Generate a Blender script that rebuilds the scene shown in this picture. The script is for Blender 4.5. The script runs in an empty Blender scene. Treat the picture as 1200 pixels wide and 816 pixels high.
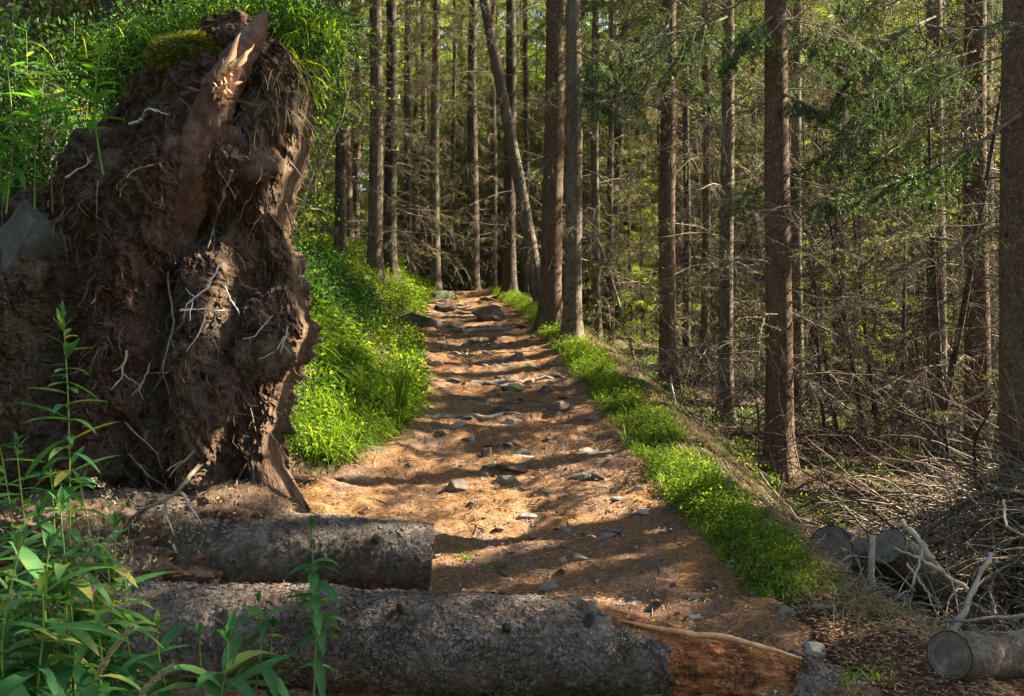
import bpy, math, random
import numpy as np
from mathutils import Vector, Matrix, Euler

R = math.radians
SC = bpy.context.scene
COL = SC.collection
random.seed(7)
RNG = np.random.default_rng(11)

# ------------------------------------------------------------------ camera, sky, sun, exposure
CAM_H, F_PX = 1.5, 1100.0
cam_data = bpy.data.cameras.new("camera")
cam_data.sensor_width = 36.0
cam_data.lens = 36.0 * F_PX / 1200.0
cam_data.clip_start, cam_data.clip_end = 0.05, 2000.0
cam = bpy.data.objects.new("camera", cam_data)
cam.location = (0, 0, CAM_H)
cam.rotation_euler = (R(90), 0, 0)
COL.objects.link(cam)
SC.camera = cam

SUN_AZ, SUN_EL = 74.0, 38.0          # degrees clockwise from straight ahead, degrees up
world = bpy.data.worlds.new("World")
SC.world = world
world.use_nodes = True
wn = world.node_tree
wn.nodes.clear()
w_out = wn.nodes.new("ShaderNodeOutputWorld")
w_bg = wn.nodes.new("ShaderNodeBackground")
w_sky = wn.nodes.new("ShaderNodeTexSky")
w_sky.sky_type = 'NISHITA'
w_sky.sun_disc = False
w_sky.sun_elevation = R(SUN_EL)
w_sky.sun_rotation = R(SUN_AZ)
w_bg.inputs['Strength'].default_value = 0.06
wn.links.new(w_sky.outputs[0], w_bg.inputs['Color'])
wn.links.new(w_bg.outputs[0], w_out.inputs['Surface'])

sun_data = bpy.data.lights.new("sun", 'SUN')
sun_data.energy = 5.0
sun_data.angle = R(0.5)
sun_data.color = (1.0, 0.90, 0.70)
sun = bpy.data.objects.new("sun", sun_data)
SUN_DIR = Vector((math.sin(R(SUN_AZ)) * math.cos(R(SUN_EL)), math.cos(R(SUN_AZ)) * math.cos(R(SUN_EL)), math.sin(R(SUN_EL))))
sun.rotation_euler = SUN_DIR.to_track_quat('Z', 'Y').to_euler()
sun.location = (20, 10, 20)
COL.objects.link(sun)

SC.view_settings.view_transform = 'Standard'
SC.view_settings.look = 'None'
SC.view_settings.gamma = 1.0
SC.view_settings.exposure = 2.95
SC.cycles.max_bounces = 6
SC.cycles.diffuse_bounces = 4
SC.cycles.glossy_bounces = 2
SC.cycles.transmission_bounces = 4


# ------------------------------------------------------------------ numpy noise
_perm = np.random.default_rng(3).permutation(256)
_perm = np.concatenate([_perm, _perm, _perm])
_grad = np.random.default_rng(4).normal(size=(256, 3))
_grad /= np.linalg.norm(_grad, axis=1)[:, None]


def perlin(P):
    P = np.asarray(P, float)
    i = np.floor(P).astype(int)
    f = P - i
    u = f * f * f * (f * (f * 6 - 15) + 10)
    i &= 255
    res = 0
    for dx in (0, 1):
        wx = u[..., 0] if dx else 1 - u[..., 0]
        for dy in (0, 1):
            wy = u[..., 1] if dy else 1 - u[..., 1]
            for dz in (0, 1):
                wz = u[..., 2] if dz else 1 - u[..., 2]
                h = _perm[_perm[_perm[(i[..., 0] + dx) & 255] + ((i[..., 1] + dy) & 255)] + ((i[..., 2] + dz) & 255)]
                g = _grad[h]
                d = g[..., 0] * (f[..., 0] - dx) + g[..., 1] * (f[..., 1] - dy) + g[..., 2] * (f[..., 2] - dz)
                res = res + wx * wy * wz * d
    return res


def fbm(P, oct=4, lac=2.03, gain=.5, ridged=False):
    P = np.asarray(P, float)
    a, s, t = 1.0, 0.0, 0.0
    for k in range(oct):
        n = perlin(P + 17.3 * k)
        if ridged:
            n = 1 - 2 * np.abs(n) * 1.6
        s = s + a * n
        t += a
        a *= gain
        P = P * lac
    return s / t


def S(x):
    x = np.clip(x, 0, 1)
    return x * x * (3 - 2 * x)


def nrm(v):
    v = np.asarray(v, float)
    return v / np.maximum(np.linalg.norm(v, axis=-1, keepdims=True), 1e-9)


def at(px, py, Y):
    """A point of the place from its bearing in the photograph and its distance."""
    return np.array([(px - 600.0) / F_PX * Y, Y, CAM_H - (py - 408.0) / F_PX * Y])


# ------------------------------------------------------------------ mesh builder
class MB:
    def __init__(self):
        self.V, self.F, self.M, self.A, self.n = [], [], [], [], 0

    def add(self, V, F, mat=0, attr=None):
        V = np.asarray(V, float).reshape(-1, 3)
        F = np.asarray(F, int)
        self.V.append(V)
        self.F.append(F + self.n)
        self.M.append(np.full(len(F), mat))
        self.A.append(np.zeros(len(V)) if attr is None else np.broadcast_to(np.asarray(attr, float), (len(V),)))
        self.n += len(V)
        return self

    def data(self, name, mats, smooth=True):
        me = bpy.data.meshes.new(name)
        V = np.concatenate(self.V)
        me.vertices.add(len(V))
        me.vertices.foreach_set("co", V.astype(np.float32).ravel())
        loops = np.concatenate([f.ravel() for f in self.F])
        cnt = np.concatenate([np.full(len(f), f.shape[1]) for f in self.F])
        start = np.concatenate([[0], np.cumsum(cnt)[:-1]])
        me.loops.add(len(loops))
        me.loops.foreach_set("vertex_index", loops.astype(np.int32))
        me.polygons.add(len(cnt))
        me.polygons.foreach_set("loop_start", start.astype(np.int32))
        me.polygons.foreach_set("loop_total", cnt.astype(np.int32))
        me.polygons.foreach_set("material_index", np.concatenate(self.M).astype(np.int32))
        me.polygons.foreach_set("use_smooth", np.full(len(cnt), smooth))
        at_ = me.attributes.new("zone", 'FLOAT', 'POINT')
        at_.data.foreach_set("value", np.concatenate(self.A).astype(np.float32))
        me.update(calc_edges=True)
        for m in (mats if isinstance(mats, (list, tuple)) else [mats]):
            me.materials.append(m)
        return me

    def build(self, name, mats, parent=None, smooth=True):
        return link(name, self.data(name, mats, smooth), parent)


def link(name, me, parent=None):
    o = bpy.data.objects.new(name, me)
    COL.objects.link(o)
    if parent is not None:
        o.parent = parent
    return o


def tag(o, label=None, cat=None, group=None, kind=None):
    if label: o['label'] = label
    if cat: o['category'] = cat
    if group: o['group'] = group
    if kind: o['kind'] = kind
    return o


def thing(name, label, cat, loc=(0, 0, 0), group=None, rot=(0, 0, 0)):
    o = bpy.data.objects.new(name, None)
    o.empty_display_size = .2
    COL.objects.link(o)
    o.location = loc
    o.rotation_euler = rot
    return tag(o, label, cat, group)


def copy_thing(root):
    r = root.copy()
    COL.objects.link(r)
    for ch in list(root.children):
        c = ch.copy()
        COL.objects.link(c)
        c.parent = r
    return r


def grid_faces(nu, nv, closed_u=False):
    """Faces of a nu x nv vertex grid stored row by row (v runs fastest)."""
    iu = np.arange(nu if closed_u else nu - 1)
    iv = np.arange(nv - 1)
    a, b = np.meshgrid(iu, iv, indexing='ij')
    a2 = (a + 1) % nu
    return np.stack([a * nv + b, a2 * nv + b, a2 * nv + b + 1, a * nv + b + 1], -1).reshape(-1, 4)


def tubes(P, Rad, sides=3):
    """B tubes at once: P (B,N,3), Rad (B,N)."""
    P = np.asarray(P, float)
    Rad = np.asarray(Rad, float)
    B, N, _ = P.shape
    T = np.empty_like(P)
    T[:, 1:-1] = P[:, 2:] - P[:, :-2]
    T[:, 0] = P[:, 1] - P[:, 0]
    T[:, -1] = P[:, -1] - P[:, -2]
    T = nrm(T)
    ref = np.where(np.abs(T[:, :1, 2:3]) > .85, np.array([1.0, 0, 0]), np.array([0, 0, 1.0]))
    U = nrm(np.cross(T, ref))
    W = np.cross(T, U)
    a = np.arange(sides) * 2 * np.pi / sides
    V = P[:, :, None] + Rad[:, :, None, None] * (U[:, :, None] * np.cos(a)[None, None, :, None] + W[:, :, None] * np.sin(a)[None, None, :, None])
    k, s = np.meshgrid(np.arange(N - 1), np.arange(sides), indexing='ij')
    s2 = (s + 1) % sides
    F = np.stack([k * sides + s, k * sides + s2, (k + 1) * sides + s2, (k + 1) * sides + s], -1).reshape(-1, 4)
    F = (F[None] + (np.arange(B) * N * sides)[:, None, None]).reshape(-1, 4)
    return V.reshape(-1, 3), F


def capped_tube(mb, P, Rad, sides=8, mat=0, attr=None):
    P = np.asarray(P, float)
    V, F = tubes(P[None], np.asarray(Rad, float)[None], sides)
    base = mb.n
    mb.add(V, F, mat, attr)
    n = len(P)
    mb.add(np.concatenate([V[:sides], P[:1]]), [[(i + 1) % sides, i, sides] for i in range(sides)], mat, attr)
    mb.add(np.concatenate([V[-sides:], P[-1:]]), [[i, (i + 1) % sides, sides] for i in range(sides)], mat, attr)


def leaves(P, D, Nn, L, W, fold=.25):
    """Small leaves: kite of two triangles folded along the midrib."""
    D, Nn = nrm(D), nrm(Nn)
    Sd = nrm(np.cross(D, Nn))
    Nn = np.cross(Sd, D)
    L = np.broadcast_to(L, (len(P),))[:, None]
    W = np.broadcast_to(W, (len(P),))[:, None]
    mid = P + D * L * .45
    V = np.stack([P, mid + Sd * W * .5 + Nn * W * fold, P + D * L, mid - Sd * W * .5 + Nn * W * fold], 1)
    F = np.arange(len(P) * 4).reshape(-1, 4)
    t1 = F[:, [0, 2, 1]]
    t2 = F[:, [0, 3, 2]]
    return V.reshape(-1, 3), np.concatenate([t1, t2])


def blades(P, D, L, W, droop, segs=4, up=.9):
    """Grass blades: strips that rise, then bow over along D (B,3 horizontal)."""
    B = len(P)
    D = nrm(np.concatenate([np.asarray(D)[:, :2], np.zeros((B, 1))], 1))
    Sd = np.stack([-D[:, 1], D[:, 0], np.zeros(B)], 1)
    t = np.linspace(0, 1, segs + 1)
    L, W, droop = [np.broadcast_to(x, (B,)) for x in (L, W, droop)]
    h = t[None] * up - droop[:, None] * t[None] ** 2.2
    r = (1 - up) * t[None] + droop[:, None] * .8 * t[None] ** 1.6
    C = P[:, None] + L[:, None, None] * (D[:, None] * r[..., None] + np.array([0, 0, 1.0]) * h[..., None])
    w = (W[:, None] * (1 - t[None] ** 1.5) * .5 + .0004)[..., None]
    V = np.stack([C - Sd[:, None] * w, C + Sd[:, None] * w], 2)        # B, segs+1, 2, 3
    k = np.arange(segs)
    F = np.stack([2 * k, 2 * k + 1, 2 * k + 3, 2 * k + 2], -1)
    F = (F[None] + (np.arange(B) * 2 * (segs + 1))[:, None, None]).reshape(-1, 4)
    return V.reshape(-1, 3), F


def rdir(n, rng=RNG):
    return nrm(rng.normal(size=(n, 3)))


# ------------------------------------------------------------------ materials
def mat_new(name):
    m = bpy.data.materials.new(name)
    m.use_nodes = True
    nt = m.node_tree
    nt.nodes.clear()
    return m, nt


class NT:
    """A few shorthands for building node trees."""
    def __init__(self, nt):
        self.nt = nt

    def n(self, typ, **kw):
        x = self.nt.nodes.new(typ)
        for k, v in kw.items():
            if k in x.inputs.keys():
                x.inputs[k].default_value = v
            else:
                setattr(x, k, v)
        return x

    def l(self, a, b):
        self.nt.links.new(a, b)

    def coord(self, scale=(1, 1, 1), kind='Object'):
        tc = self.n('ShaderNodeTexCoord')
        mp = self.n('ShaderNodeMapping')
        mp.inputs['Scale'].default_value = scale
        self.l(tc.outputs[kind], mp.inputs['Vector'])
        return mp.outputs[0]

    def noise(self, vec, scale, detail=6, rough=.6, dist=0.0):
        x = self.n('ShaderNodeTexNoise')
        x.inputs['Scale'].default_value = scale
        x.inputs['Detail'].default_value = detail
        x.inputs['Roughness'].default_value = rough
        x.inputs['Distortion'].default_value = dist
        self.l(vec, x.inputs['Vector'])
        return x.outputs['Fac']

    def ramp(self, fac, stops):
        x = self.n('ShaderNodeValToRGB')
        e = x.color_ramp.elements
        while len(e) < len(stops):
            e.new(.5)
        for k, (p, c) in enumerate(stops):
            e[k].position = p
            e[k].color = (*c, 1) if not isinstance(c, (int, float)) else (c, c, c, 1)
        self.l(fac, x.inputs[0])
        return x.outputs[0]

    def mix(self, fac, a, b, mode='MIX'):
        x = self.n('ShaderNodeMix', data_type='RGBA', blend_type=mode)
        for sock, v in ((x.inputs[0], fac), (x.inputs[6], a), (x.inputs[7], b)):
            if isinstance(v, (int, float)):
                sock.default_value = v
            elif isinstance(v, tuple):
                sock.default_value = (*v, 1)
            else:
                self.l(v, sock)
        return x.outputs[2]

    def math(self, op, a, b=0.0):
        x = self.n('ShaderNodeMath', operation=op)
        for sock, v in ((x.inputs[0], a), (x.inputs[1], b)):
            if isinstance(v, (int, float)):
                sock.default_value = v
            else:
                self.l(v, sock)
        return x.outputs[0]

    def out(self, col, rough=.9, height=None, bump=.5, dist=.02, spec=.25):
        b = self.n('ShaderNodeBsdfPrincipled')
        if isinstance(col, tuple):
            b.inputs['Base Color'].default_value = (*col, 1)
        else:
            self.l(col, b.inputs['Base Color'])
        b.inputs['Roughness'].default_value = rough
        b.inputs['Specular IOR Level'].default_value = spec
        if height is not None:
            bp = self.n('ShaderNodeBump')
            bp.inputs['Strength'].default_value = bump
            bp.inputs['Distance'].default_value = dist
            self.l(height, bp.inputs['Height'])
            self.l(bp.outputs[0], b.inputs['Normal'])
        o = self.n('ShaderNodeOutputMaterial')
        self.l(b.outputs[0], o.inputs['Surface'])
        return b


def m_foliage(name, c1, c2, c3, trans=.45, tcol=1.5, scale=3.0, rough=.55, spec=.25, old=None):
    m, nt = mat_new(name)
    N = NT(nt)
    geo = N.n('ShaderNodeNewGeometry')
    rnd = geo.outputs['Random Per Island']
    v = N.coord()
    big = N.noise(v, scale, 3)
    f = N.math('ADD', N.math('MULTIPLY', rnd, .6), N.math('MULTIPLY', big, .5))
    col = N.ramp(f, [(.22, c1), (.52, c2), (.85 if old is None else .74, c3)] + ([] if old is None else [(.83, old)]))
    b = N.n('ShaderNodeBsdfPrincipled')
    b.inputs['Roughness'].default_value = rough
    b.inputs['Specular IOR Level'].default_value = spec
    N.l(col, b.inputs['Base Color'])
    t = N.n('ShaderNodeBsdfTranslucent')
    tc = N.mix(1.0, col, (tcol * 1.1, tcol, tcol * .35), 'MULTIPLY')
    N.l(tc, t.inputs['Color'])
    mx = N.n('ShaderNodeMixShader')
    mx.inputs[0].default_value = trans
    N.l(b.outputs[0], mx.inputs[1])
    N.l(t.outputs[0], mx.inputs[2])
    o = N.n('ShaderNodeOutputMaterial')
    N.l(mx.outputs[0], o.inputs['Surface'])
    return m


def m_bark(name, dark, mid, light, scale=52.0, stretch=.6, crack=.55, lichen=(.20, .20, .15), lich_amt=.35, bump=.6, spots=True, edge_w=.10, plate_v=.28, warp=.12, broken=.45, dirt=None):
    """Scaly spruce bark: plates, cracks between them, lichen and old branch scars."""
    m, nt = mat_new(name)
    N = NT(nt)
    v = N.coord((1, 1, stretch))
    wob = N.noise(v, 9, 4)
    vv = N.n('ShaderNodeVectorMath', operation='ADD')
    N.l(v, vv.inputs[0])
    sc_ = N.n('ShaderNodeVectorMath', operation='SCALE')
    nz = N.n('ShaderNodeTexNoise')
    nz.inputs['Scale'].default_value = 12
    N.l(v, nz.inputs['Vector'])
    N.l(nz.outputs['Color'], sc_.inputs[0])
    sc_.inputs['Scale'].default_value = warp
    nz.inputs['Detail'].default_value = 5
    N.l(sc_.outputs[0], vv.inputs[1])
    vo = N.n('ShaderNodeTexVoronoi', feature='DISTANCE_TO_EDGE')
    vo.inputs['Scale'].default_value = scale
    N.l(vv.outputs[0], vo.inputs['Vector'])
    vc = N.n('ShaderNodeTexVoronoi')
    vc.inputs['Scale'].default_value = scale
    N.l(vv.outputs[0], vc.inputs['Vector'])
    plate = N.n('ShaderNodeSeparateColor')
    N.l(vc.outputs['Color'], plate.inputs[0])
    edge = N.ramp(vo.outputs['Distance'], [(.0, 0.0), (edge_w, 1.0)])
    edge = N.math('MAXIMUM', edge, N.math('MULTIPLY', N.ramp(N.noise(v, 7, 4, .6), [(.42, 0.0), (.56, 1.0)]), broken))
    fine = N.noise(v, 90, 5, .7)
    col = N.ramp(N.math('ADD', N.math('MULTIPLY', plate.outputs[0], plate_v), N.math('MULTIPLY', fine, 1.05 - plate_v)), [(.2, dark), (.5, mid), (.85, light)])
    lm = N.ramp(N.noise(v, 5, 6, .7), [(.5, 0.0), (.68, 1.0)])
    col = N.mix(N.math('MULTIPLY', lm, lich_amt), col, lichen)
    dk = N.mix(1.0, col, (1 - crack, 1 - crack, 1 - crack), 'MULTIPLY')
    col = N.mix(edge, dk, col)
    h = N.math('ADD', N.math('MULTIPLY', edge, .7), N.math('MULTIPLY', plate.outputs[1], .6))
    h = N.math('ADD', h, N.math('MULTIPLY', fine, .35))
    if dirt:                                             # soil and needles stuck on the bark
        dm = N.ramp(N.noise(v, 3.4, 8, .72, .6), [(.47, 0.0), (.57, 1.0)])
        zn = N.n('ShaderNodeAttribute', attribute_name="zone")
        zd = N.ramp(N.math('ADD', zn.outputs['Fac'], N.math('MULTIPLY', N.math('SUBTRACT', fine, .5), .9)), [(.45, 0.0), (.6, 1.0)])
        dm = N.math('MAXIMUM', N.math('MULTIPLY', dm, dirt), N.math('MULTIPLY', zd, .92))
        sc2 = N.noise(v, 30, 7, .75)
        soil = N.ramp(sc2, [(.32, (.030, .019, .013)), (.5, (.085, .055, .038)), (.66, (.17, .125, .085))])
        mo = N.ramp(N.noise(v, 4.5, 6, .7), [(.54, 0.0), (.64, 1.0)])
        soil = N.mix(N.math('MULTIPLY', mo, .55), soil, (.055, .070, .018))
        col = N.mix(dm, col, soil)
        h = N.math('ADD', h, N.math('MULTIPLY', sc2, N.math('MULTIPLY', dm, 1.2)))
    if spots:
        vk = N.n('ShaderNodeTexVoronoi')
        vk.inputs['Scale'].default_value = 6.5
        N.l(N.coord((1, 1, .8)), vk.inputs['Vector'])
        sp = N.ramp(vk.outputs['Distance'], [(.10, 1.0), (.17, 0.0)])
        col = N.mix(N.math('MULTIPLY', sp, .85), col, (.022, .016, .012))
    N.out(col, .92, h, bump, .012, .2)
    return m


def m_rough(name, stops, scale=8.0, detail=8, rough=.95, bump=.6, dist=.02, stretch=(1, 1, 1), extra=None, fine=60.0, spec=.2):
    m, nt = mat_new(name)
    N = NT(nt)
    v = N.coord(stretch)
    a = N.noise(v, scale, detail, .68, .3)
    b = N.noise(v, fine, 5, .7)
    f = N.math('ADD', N.math('MULTIPLY', a, .72), N.math('MULTIPLY', b, .28))
    col = N.ramp(f, stops)
    if extra:
        esc, ecol, lo, hi, amt = extra
        em = N.ramp(N.noise(v, esc, 6, .65), [(lo, 0.0), (hi, 1.0)])
        col = N.mix(N.math('MULTIPLY', em, amt), col, ecol)
    N.out(col, rough, N.math('ADD', a, N.math('MULTIPLY', b, .5)), bump, dist, spec)
    return m


def m_path():
    """Trodden path: orange-brown spruce needles over grey-brown grit."""
    m, nt = mat_new("needle_path")
    N = NT(nt)
    v = N.coord()
    n1 = N.noise(v, 2.2, 6, .65, .4)
    n2 = N.noise(v, 14, 8, .75, .6)
    vs = N.coord((1, .35, 1))
    n3 = N.noise(vs, 130, 4, .8, 1.2)
    vs2 = N.coord((.35, 1, 1))
    n4 = N.noise(vs2, 120, 4, .8, 1.2)
    nd = N.math('ADD', N.math('MULTIPLY', n3, .5), N.math('MULTIPLY', n4, .5))
    needle = N.ramp(nd, [(.34, (.034, .016, .007)), (.47, (.17, .077, .028)), (.56, (.38, .195, .073)), (.68, (.66, .44, .22))])
    soil = N.ramp(nd, [(.35, (.035, .024, .02)), (.52, (.13, .09, .075)), (.68, (.28, .22, .19))])
    f = N.ramp(N.math('ADD', N.math('MULTIPLY', n1, .6), N.math('MULTIPLY', n2, .4)), [(.42, 0.0), (.60, 1.0)])
    col = N.mix(N.math('MULTIPLY', f, .75), needle, soil)
    # grit
    vo = N.n('ShaderNodeTexVoronoi')
    vo.inputs['Scale'].default_value = 46
    N.l(v, vo.inputs['Vector'])
    sep = N.n('ShaderNodeSeparateColor')
    N.l(vo.outputs['Color'], sep.inputs[0])
    g1 = N.ramp(sep.outputs[0], [(.90, 0.0), (.91, 1.0)])
    g2 = N.ramp(vo.outputs['Distance'], [(.25, 1.0), (.42, 0.0)])
    grit = N.math('MULTIPLY', N.math('MULTIPLY', g1, g2), N.math('ADD', f, .25))
    col = N.mix(N.math('MINIMUM', grit, 1.0), col, (.30, .27, .25))
    h = N.math('ADD', N.math('MULTIPLY', nd, .7), N.math('MULTIPLY', n2, 1.2))
    h = N.math('ADD', h, N.math('MULTIPLY', grit, .8))
    N.out(col, .95, h, .8, .03, .15)
    return m


def m_ground():
    m, nt = mat_new("forest_floor")
    N = NT(nt)
    v = N.coord()
    n1 = N.noise(v, 1.1, 6, .65)
    n2 = N.noise(v, 22, 8, .75)
    lit = N.ramp(n2, [(.32, (.020, .012, .008)), (.5, (.075, .043, .026)), (.68, (.20, .125, .075))])
    moss = N.ramp(n2, [(.3, (.018, .035, .008)), (.6, (.06, .11, .018)), (.75, (.12, .17, .03))])
    f = N.ramp(n1, [(.53, 0.0), (.66, 1.0)])
    col = N.mix(f, lit, moss)
    N.out(col, .95, n2, .8, .05, .15)
    return m


M = {}
M['path'] = m_path()
M['ground'] = m_ground()
M['bark'] = m_bark("spruce_bark", (.034, .020, .012), (.100, .060, .034), (.20, .130, .080), lich_amt=.4, lichen=(.17, .15, .09))
M['bark_grey'] = m_bark("grey_spruce_bark", (.040, .029, .019), (.115, .084, .054), (.225, .172, .115), lich_amt=.5, lichen=(.22, .21, .15))
M['bark_far'] = m_bark("dark_spruce_bark", (.020, .015, .011), (.058, .041, .028), (.13, .095, .067), scale=44, lich_amt=.35)
M['log'] = m_bark("fallen_log_bark", (.052, .039, .030), (.145, .112, .089), (.28, .225, .18), scale=46, stretch=1.0, crack=.5, warp=.16, broken=.8, dirt=.85, lich_amt=.35, lichen=(.27, .25, .20), bump=1.0, spots=False, edge_w=.09, plate_v=.28)
M['twig'] = m_rough("dead_twig", [(.3, (.075, .055, .040)), (.5, (.17, .13, .095)), (.7, (.32, .26, .20))], 12, fine=140, bump=.2, dist=.004)
M['twig_dark_shade'] = m_rough("dark_shaded_dead_twig", [(.3, (.020, .014, .010)), (.5, (.052, .037, .026)), (.7, (.13, .098, .070))], 12, fine=140, bump=.2, dist=.004)  # dead twig darkened: the shade of the right-hand hollow is in its colour
M['twig_grey'] = m_rough("grey_twig", [(.3, (.085, .062, .042)), (.5, (.21, .16, .11)), (.7, (.40, .32, .23))], 9, fine=120, bump=.3, dist=.004)
M['wood_pale'] = m_rough("bare_pale_wood", [(.3, (.22, .17, .12)), (.5, (.40, .33, .25)), (.72, (.60, .53, .43))], 14, stretch=(1, 1, .2), fine=120, bump=.4, dist=.006)
M['cut_wood'] = m_rough("weathered_cut_wood", [(.3, (.09, .075, .06)), (.5, (.19, .155, .125)), (.7, (.32, .27, .22))], 16, fine=90, bump=.5, dist=.008)
M['root_red'] = m_rough("red_brown_root", [(.3, (.038, .020, .014)), (.5, (.115, .062, .044)), (.72, (.27, .18, .135))], 11, stretch=(1, 1, .35), fine=90, bump=.9, dist=.02)
M['splinter'] = m_rough("fresh_splintered_wood", [(.3, (.24, .10, .045)), (.5, (.46, .25, .12)), (.72, (.70, .48, .28))], 20, fine=120, bump=.5, dist=.006)
M['rootlet'] = m_rough("fibrous_rootlet", [(.3, (.06, .045, .034)), (.5, (.17, .13, .098)), (.7, (.33, .27, .21))], 10, fine=90, bump=.2, dist=.003)
M['rootlet_pale'] = m_rough("bleached_rootlet", [(.3, (.28, .22, .17)), (.5, (.46, .39, .32)), (.7, (.66, .60, .52))], 16, fine=90, bump=.2, dist=.003)
M['stone'] = m_rough("grey_stone", [(.28, (.075, .066, .057)), (.5, (.175, .158, .138)), (.72, (.34, .315, .28))], 9, fine=70, bump=.6, dist=.012, extra=(4, (.14, .095, .05), .48, .66, .7), spec=.05)
M['stone_dark'] = m_rough("dark_weathered_stone", [(.28, (.040, .038, .032)), (.5, (.095, .092, .080)), (.72, (.18, .178, .16))], 7, fine=50, bump=.9, dist=.02, extra=(5, (.05, .055, .03), .5, .65, .6))
M['stone_pale'] = m_rough("pale_stone", [(.28, (.15, .13, .11)), (.5, (.29, .26, .22)), (.72, (.46, .43, .375))], 9, fine=70, bump=.5, dist=.01, extra=(4, (.22, .16, .09), .46, .62, .6), spec=.05)
M['stone_brown'] = m_rough("brown_stone", [(.28, (.05, .036, .027)), (.5, (.12, .085, .065)), (.72, (.23, .18, .14))], 9, fine=70, bump=.6, dist=.012, spec=.05)
M['stone_moss'] = m_rough("mossy_stone", [(.28, (.05, .042, .033)), (.5, (.12, .10, .08)), (.72, (.22, .20, .16))], 7, fine=60, bump=.8, dist=.02, extra=(5, (.045, .075, .014), .42, .6, .85))
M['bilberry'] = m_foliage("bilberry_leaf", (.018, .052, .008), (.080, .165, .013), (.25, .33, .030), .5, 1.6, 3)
M['bilberry_shade'] = m_foliage("shade_darkened_leaf", (.012, .040, .009), (.030, .085, .015), (.068, .15, .024), .45, 1.4, 4)  # darkened bilberry copy, the hillside's shade put into its green
M['grass'] = m_foliage("grass_blade", (.024, .065, .008), (.090, .18, .015), (.26, .33, .035), .5, 1.6, 3)
M['grass_dry'] = m_foliage("dry_grass_blade", (.12, .10, .05), (.22, .18, .08), (.36, .30, .16), .35, 1.2, 5)
M['moss'] = m_foliage("moss_tip", (.07, .085, .010), (.14, .15, .016), (.25, .24, .03), .35, 1.3, 7)
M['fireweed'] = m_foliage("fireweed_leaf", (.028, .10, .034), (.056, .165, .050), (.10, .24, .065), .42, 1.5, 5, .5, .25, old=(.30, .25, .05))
M['fireweed_sun_tint'] = m_foliage("sun_tinted_fireweed_leaf", (.05, .15, .02), (.09, .22, .03), (.15, .30, .045), .48, 1.6, 5, .45, .35)  # lighter fireweed copy; sunlight on the upper plants is mixed into its green
M['stem'] = m_foliage("green_stem", (.09, .16, .025), (.14, .22, .04), (.20, .28, .06), .1, 1.2, 6)
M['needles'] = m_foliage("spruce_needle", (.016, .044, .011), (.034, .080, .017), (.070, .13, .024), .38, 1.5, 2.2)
M['needles_lit'] = m_foliage("sun_tinted_needle", (.075, .13, .010), (.17, .245, .016), (.32, .40, .03), .58, 2.0, 1.2)  # brighter needle copy, sunlight put into its yellow green; young and far spruces
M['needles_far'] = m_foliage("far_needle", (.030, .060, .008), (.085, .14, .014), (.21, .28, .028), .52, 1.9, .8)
M['lichen'] = m_foliage('twig_lichen', (.035, .038, .014), (.090, .098, .034), (.21, .225, .08), .38, 1.2, 1.5)
M['seed'] = m_foliage("dry_seed", (.26, .22, .14), (.42, .37, .25), (.60, .55, .42), .3, 1.1, 20)
M['litter'] = m_foliage("needle_litter", (.09, .038, .018), (.30, .145, .065), (.56, .36, .20), .0, 1.0, 6, .9, .1)


def build_at(mb, name, mats, loc, parent=None, smooth=True):
    """Build with the object's origin at loc (or, under a thing standing at loc, in that thing's own coordinates)."""
    mb.V = [v - np.asarray(loc, float) for v in mb.V]
    o = mb.build(name, mats, parent, smooth)
    if parent is None:
        o.location = loc
    return o


# ------------------------------------------------------------------ terrain
_Y = np.arange(-80, 320, .1)


def _curve(kn, sm=9):
    kx, ky = zip(*kn)
    y = np.interp(_Y, kx, ky)
    k = np.ones(sm) / sm
    for _ in range(2):
        y = np.convolve(np.pad(y, sm // 2, mode='edge'), k, 'valid')
    return y


_zp = _curve([(-80, -8), (0, -.35), (3, -.05), (4, .08), (5, .27), (6.5, .6), (9, 1.08), (12, 1.58), (16, 2.15), (20, 2.62), (22, 2.83), (24, 2.95), (28, 2.95), (40, 3.3), (80, 5), (320, 12)])
_xl = _curve([(-80, -3), (3, -1.6), (5, -1.5), (6.3, -1.42), (7.0, -1.12), (7.8, -.82), (9, -.86), (12, -1.22), (16, -1.5), (20, -1.66), (22, -1.75), (24, -2.2), (28, -3.5), (40, -8), (320, -60)])
_xr = _curve([(-80, 3), (3, 1.7), (4, 1.44), (5, 1.27), (6.5, 1.02), (9, .84), (12, .52), (16, .14), (20, -.33), (22, -.5), (24, -1.0), (28, -2.3), (40, -6.6), (320, -56)])
zp = lambda Y: np.interp(Y, _Y, _zp)
xl = lambda Y: np.interp(Y, _Y, _xl)
xr = lambda Y: np.interp(Y, _Y, _xr)


def path_z(X, Y):
    X, Y = np.asarray(X, float), np.asarray(Y, float)
    w = np.maximum(xr(Y) - xl(Y), .2)
    t = (X - xl(Y)) / w
    P = np.stack([X, Y, np.zeros_like(X)], -1)
    z = zp(Y) - .07 * (1 - (2 * t - 1) ** 2) * S(np.minimum(t, 1 - t) * 4 + .5)
    z = z + .065 * fbm(P * [1.0, 1.9, 1], 4) + .050 * fbm(P * [2.4, 6.5, 1] + 5, 5, ridged=True) + .034 * fbm(P * 8, 4)
    # low steps where roots and stones hold the soil back
    ph = Y * 1.25 + .6 * fbm(P * [.7, .3, 1] + 9, 2) + .12 * fbm(P * 3, 2)
    fr = ph - np.floor(ph)
    z = z + .075 * (np.where(fr < .82, fr / .82, (1 - fr) / .18) - .5)
    return z


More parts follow.
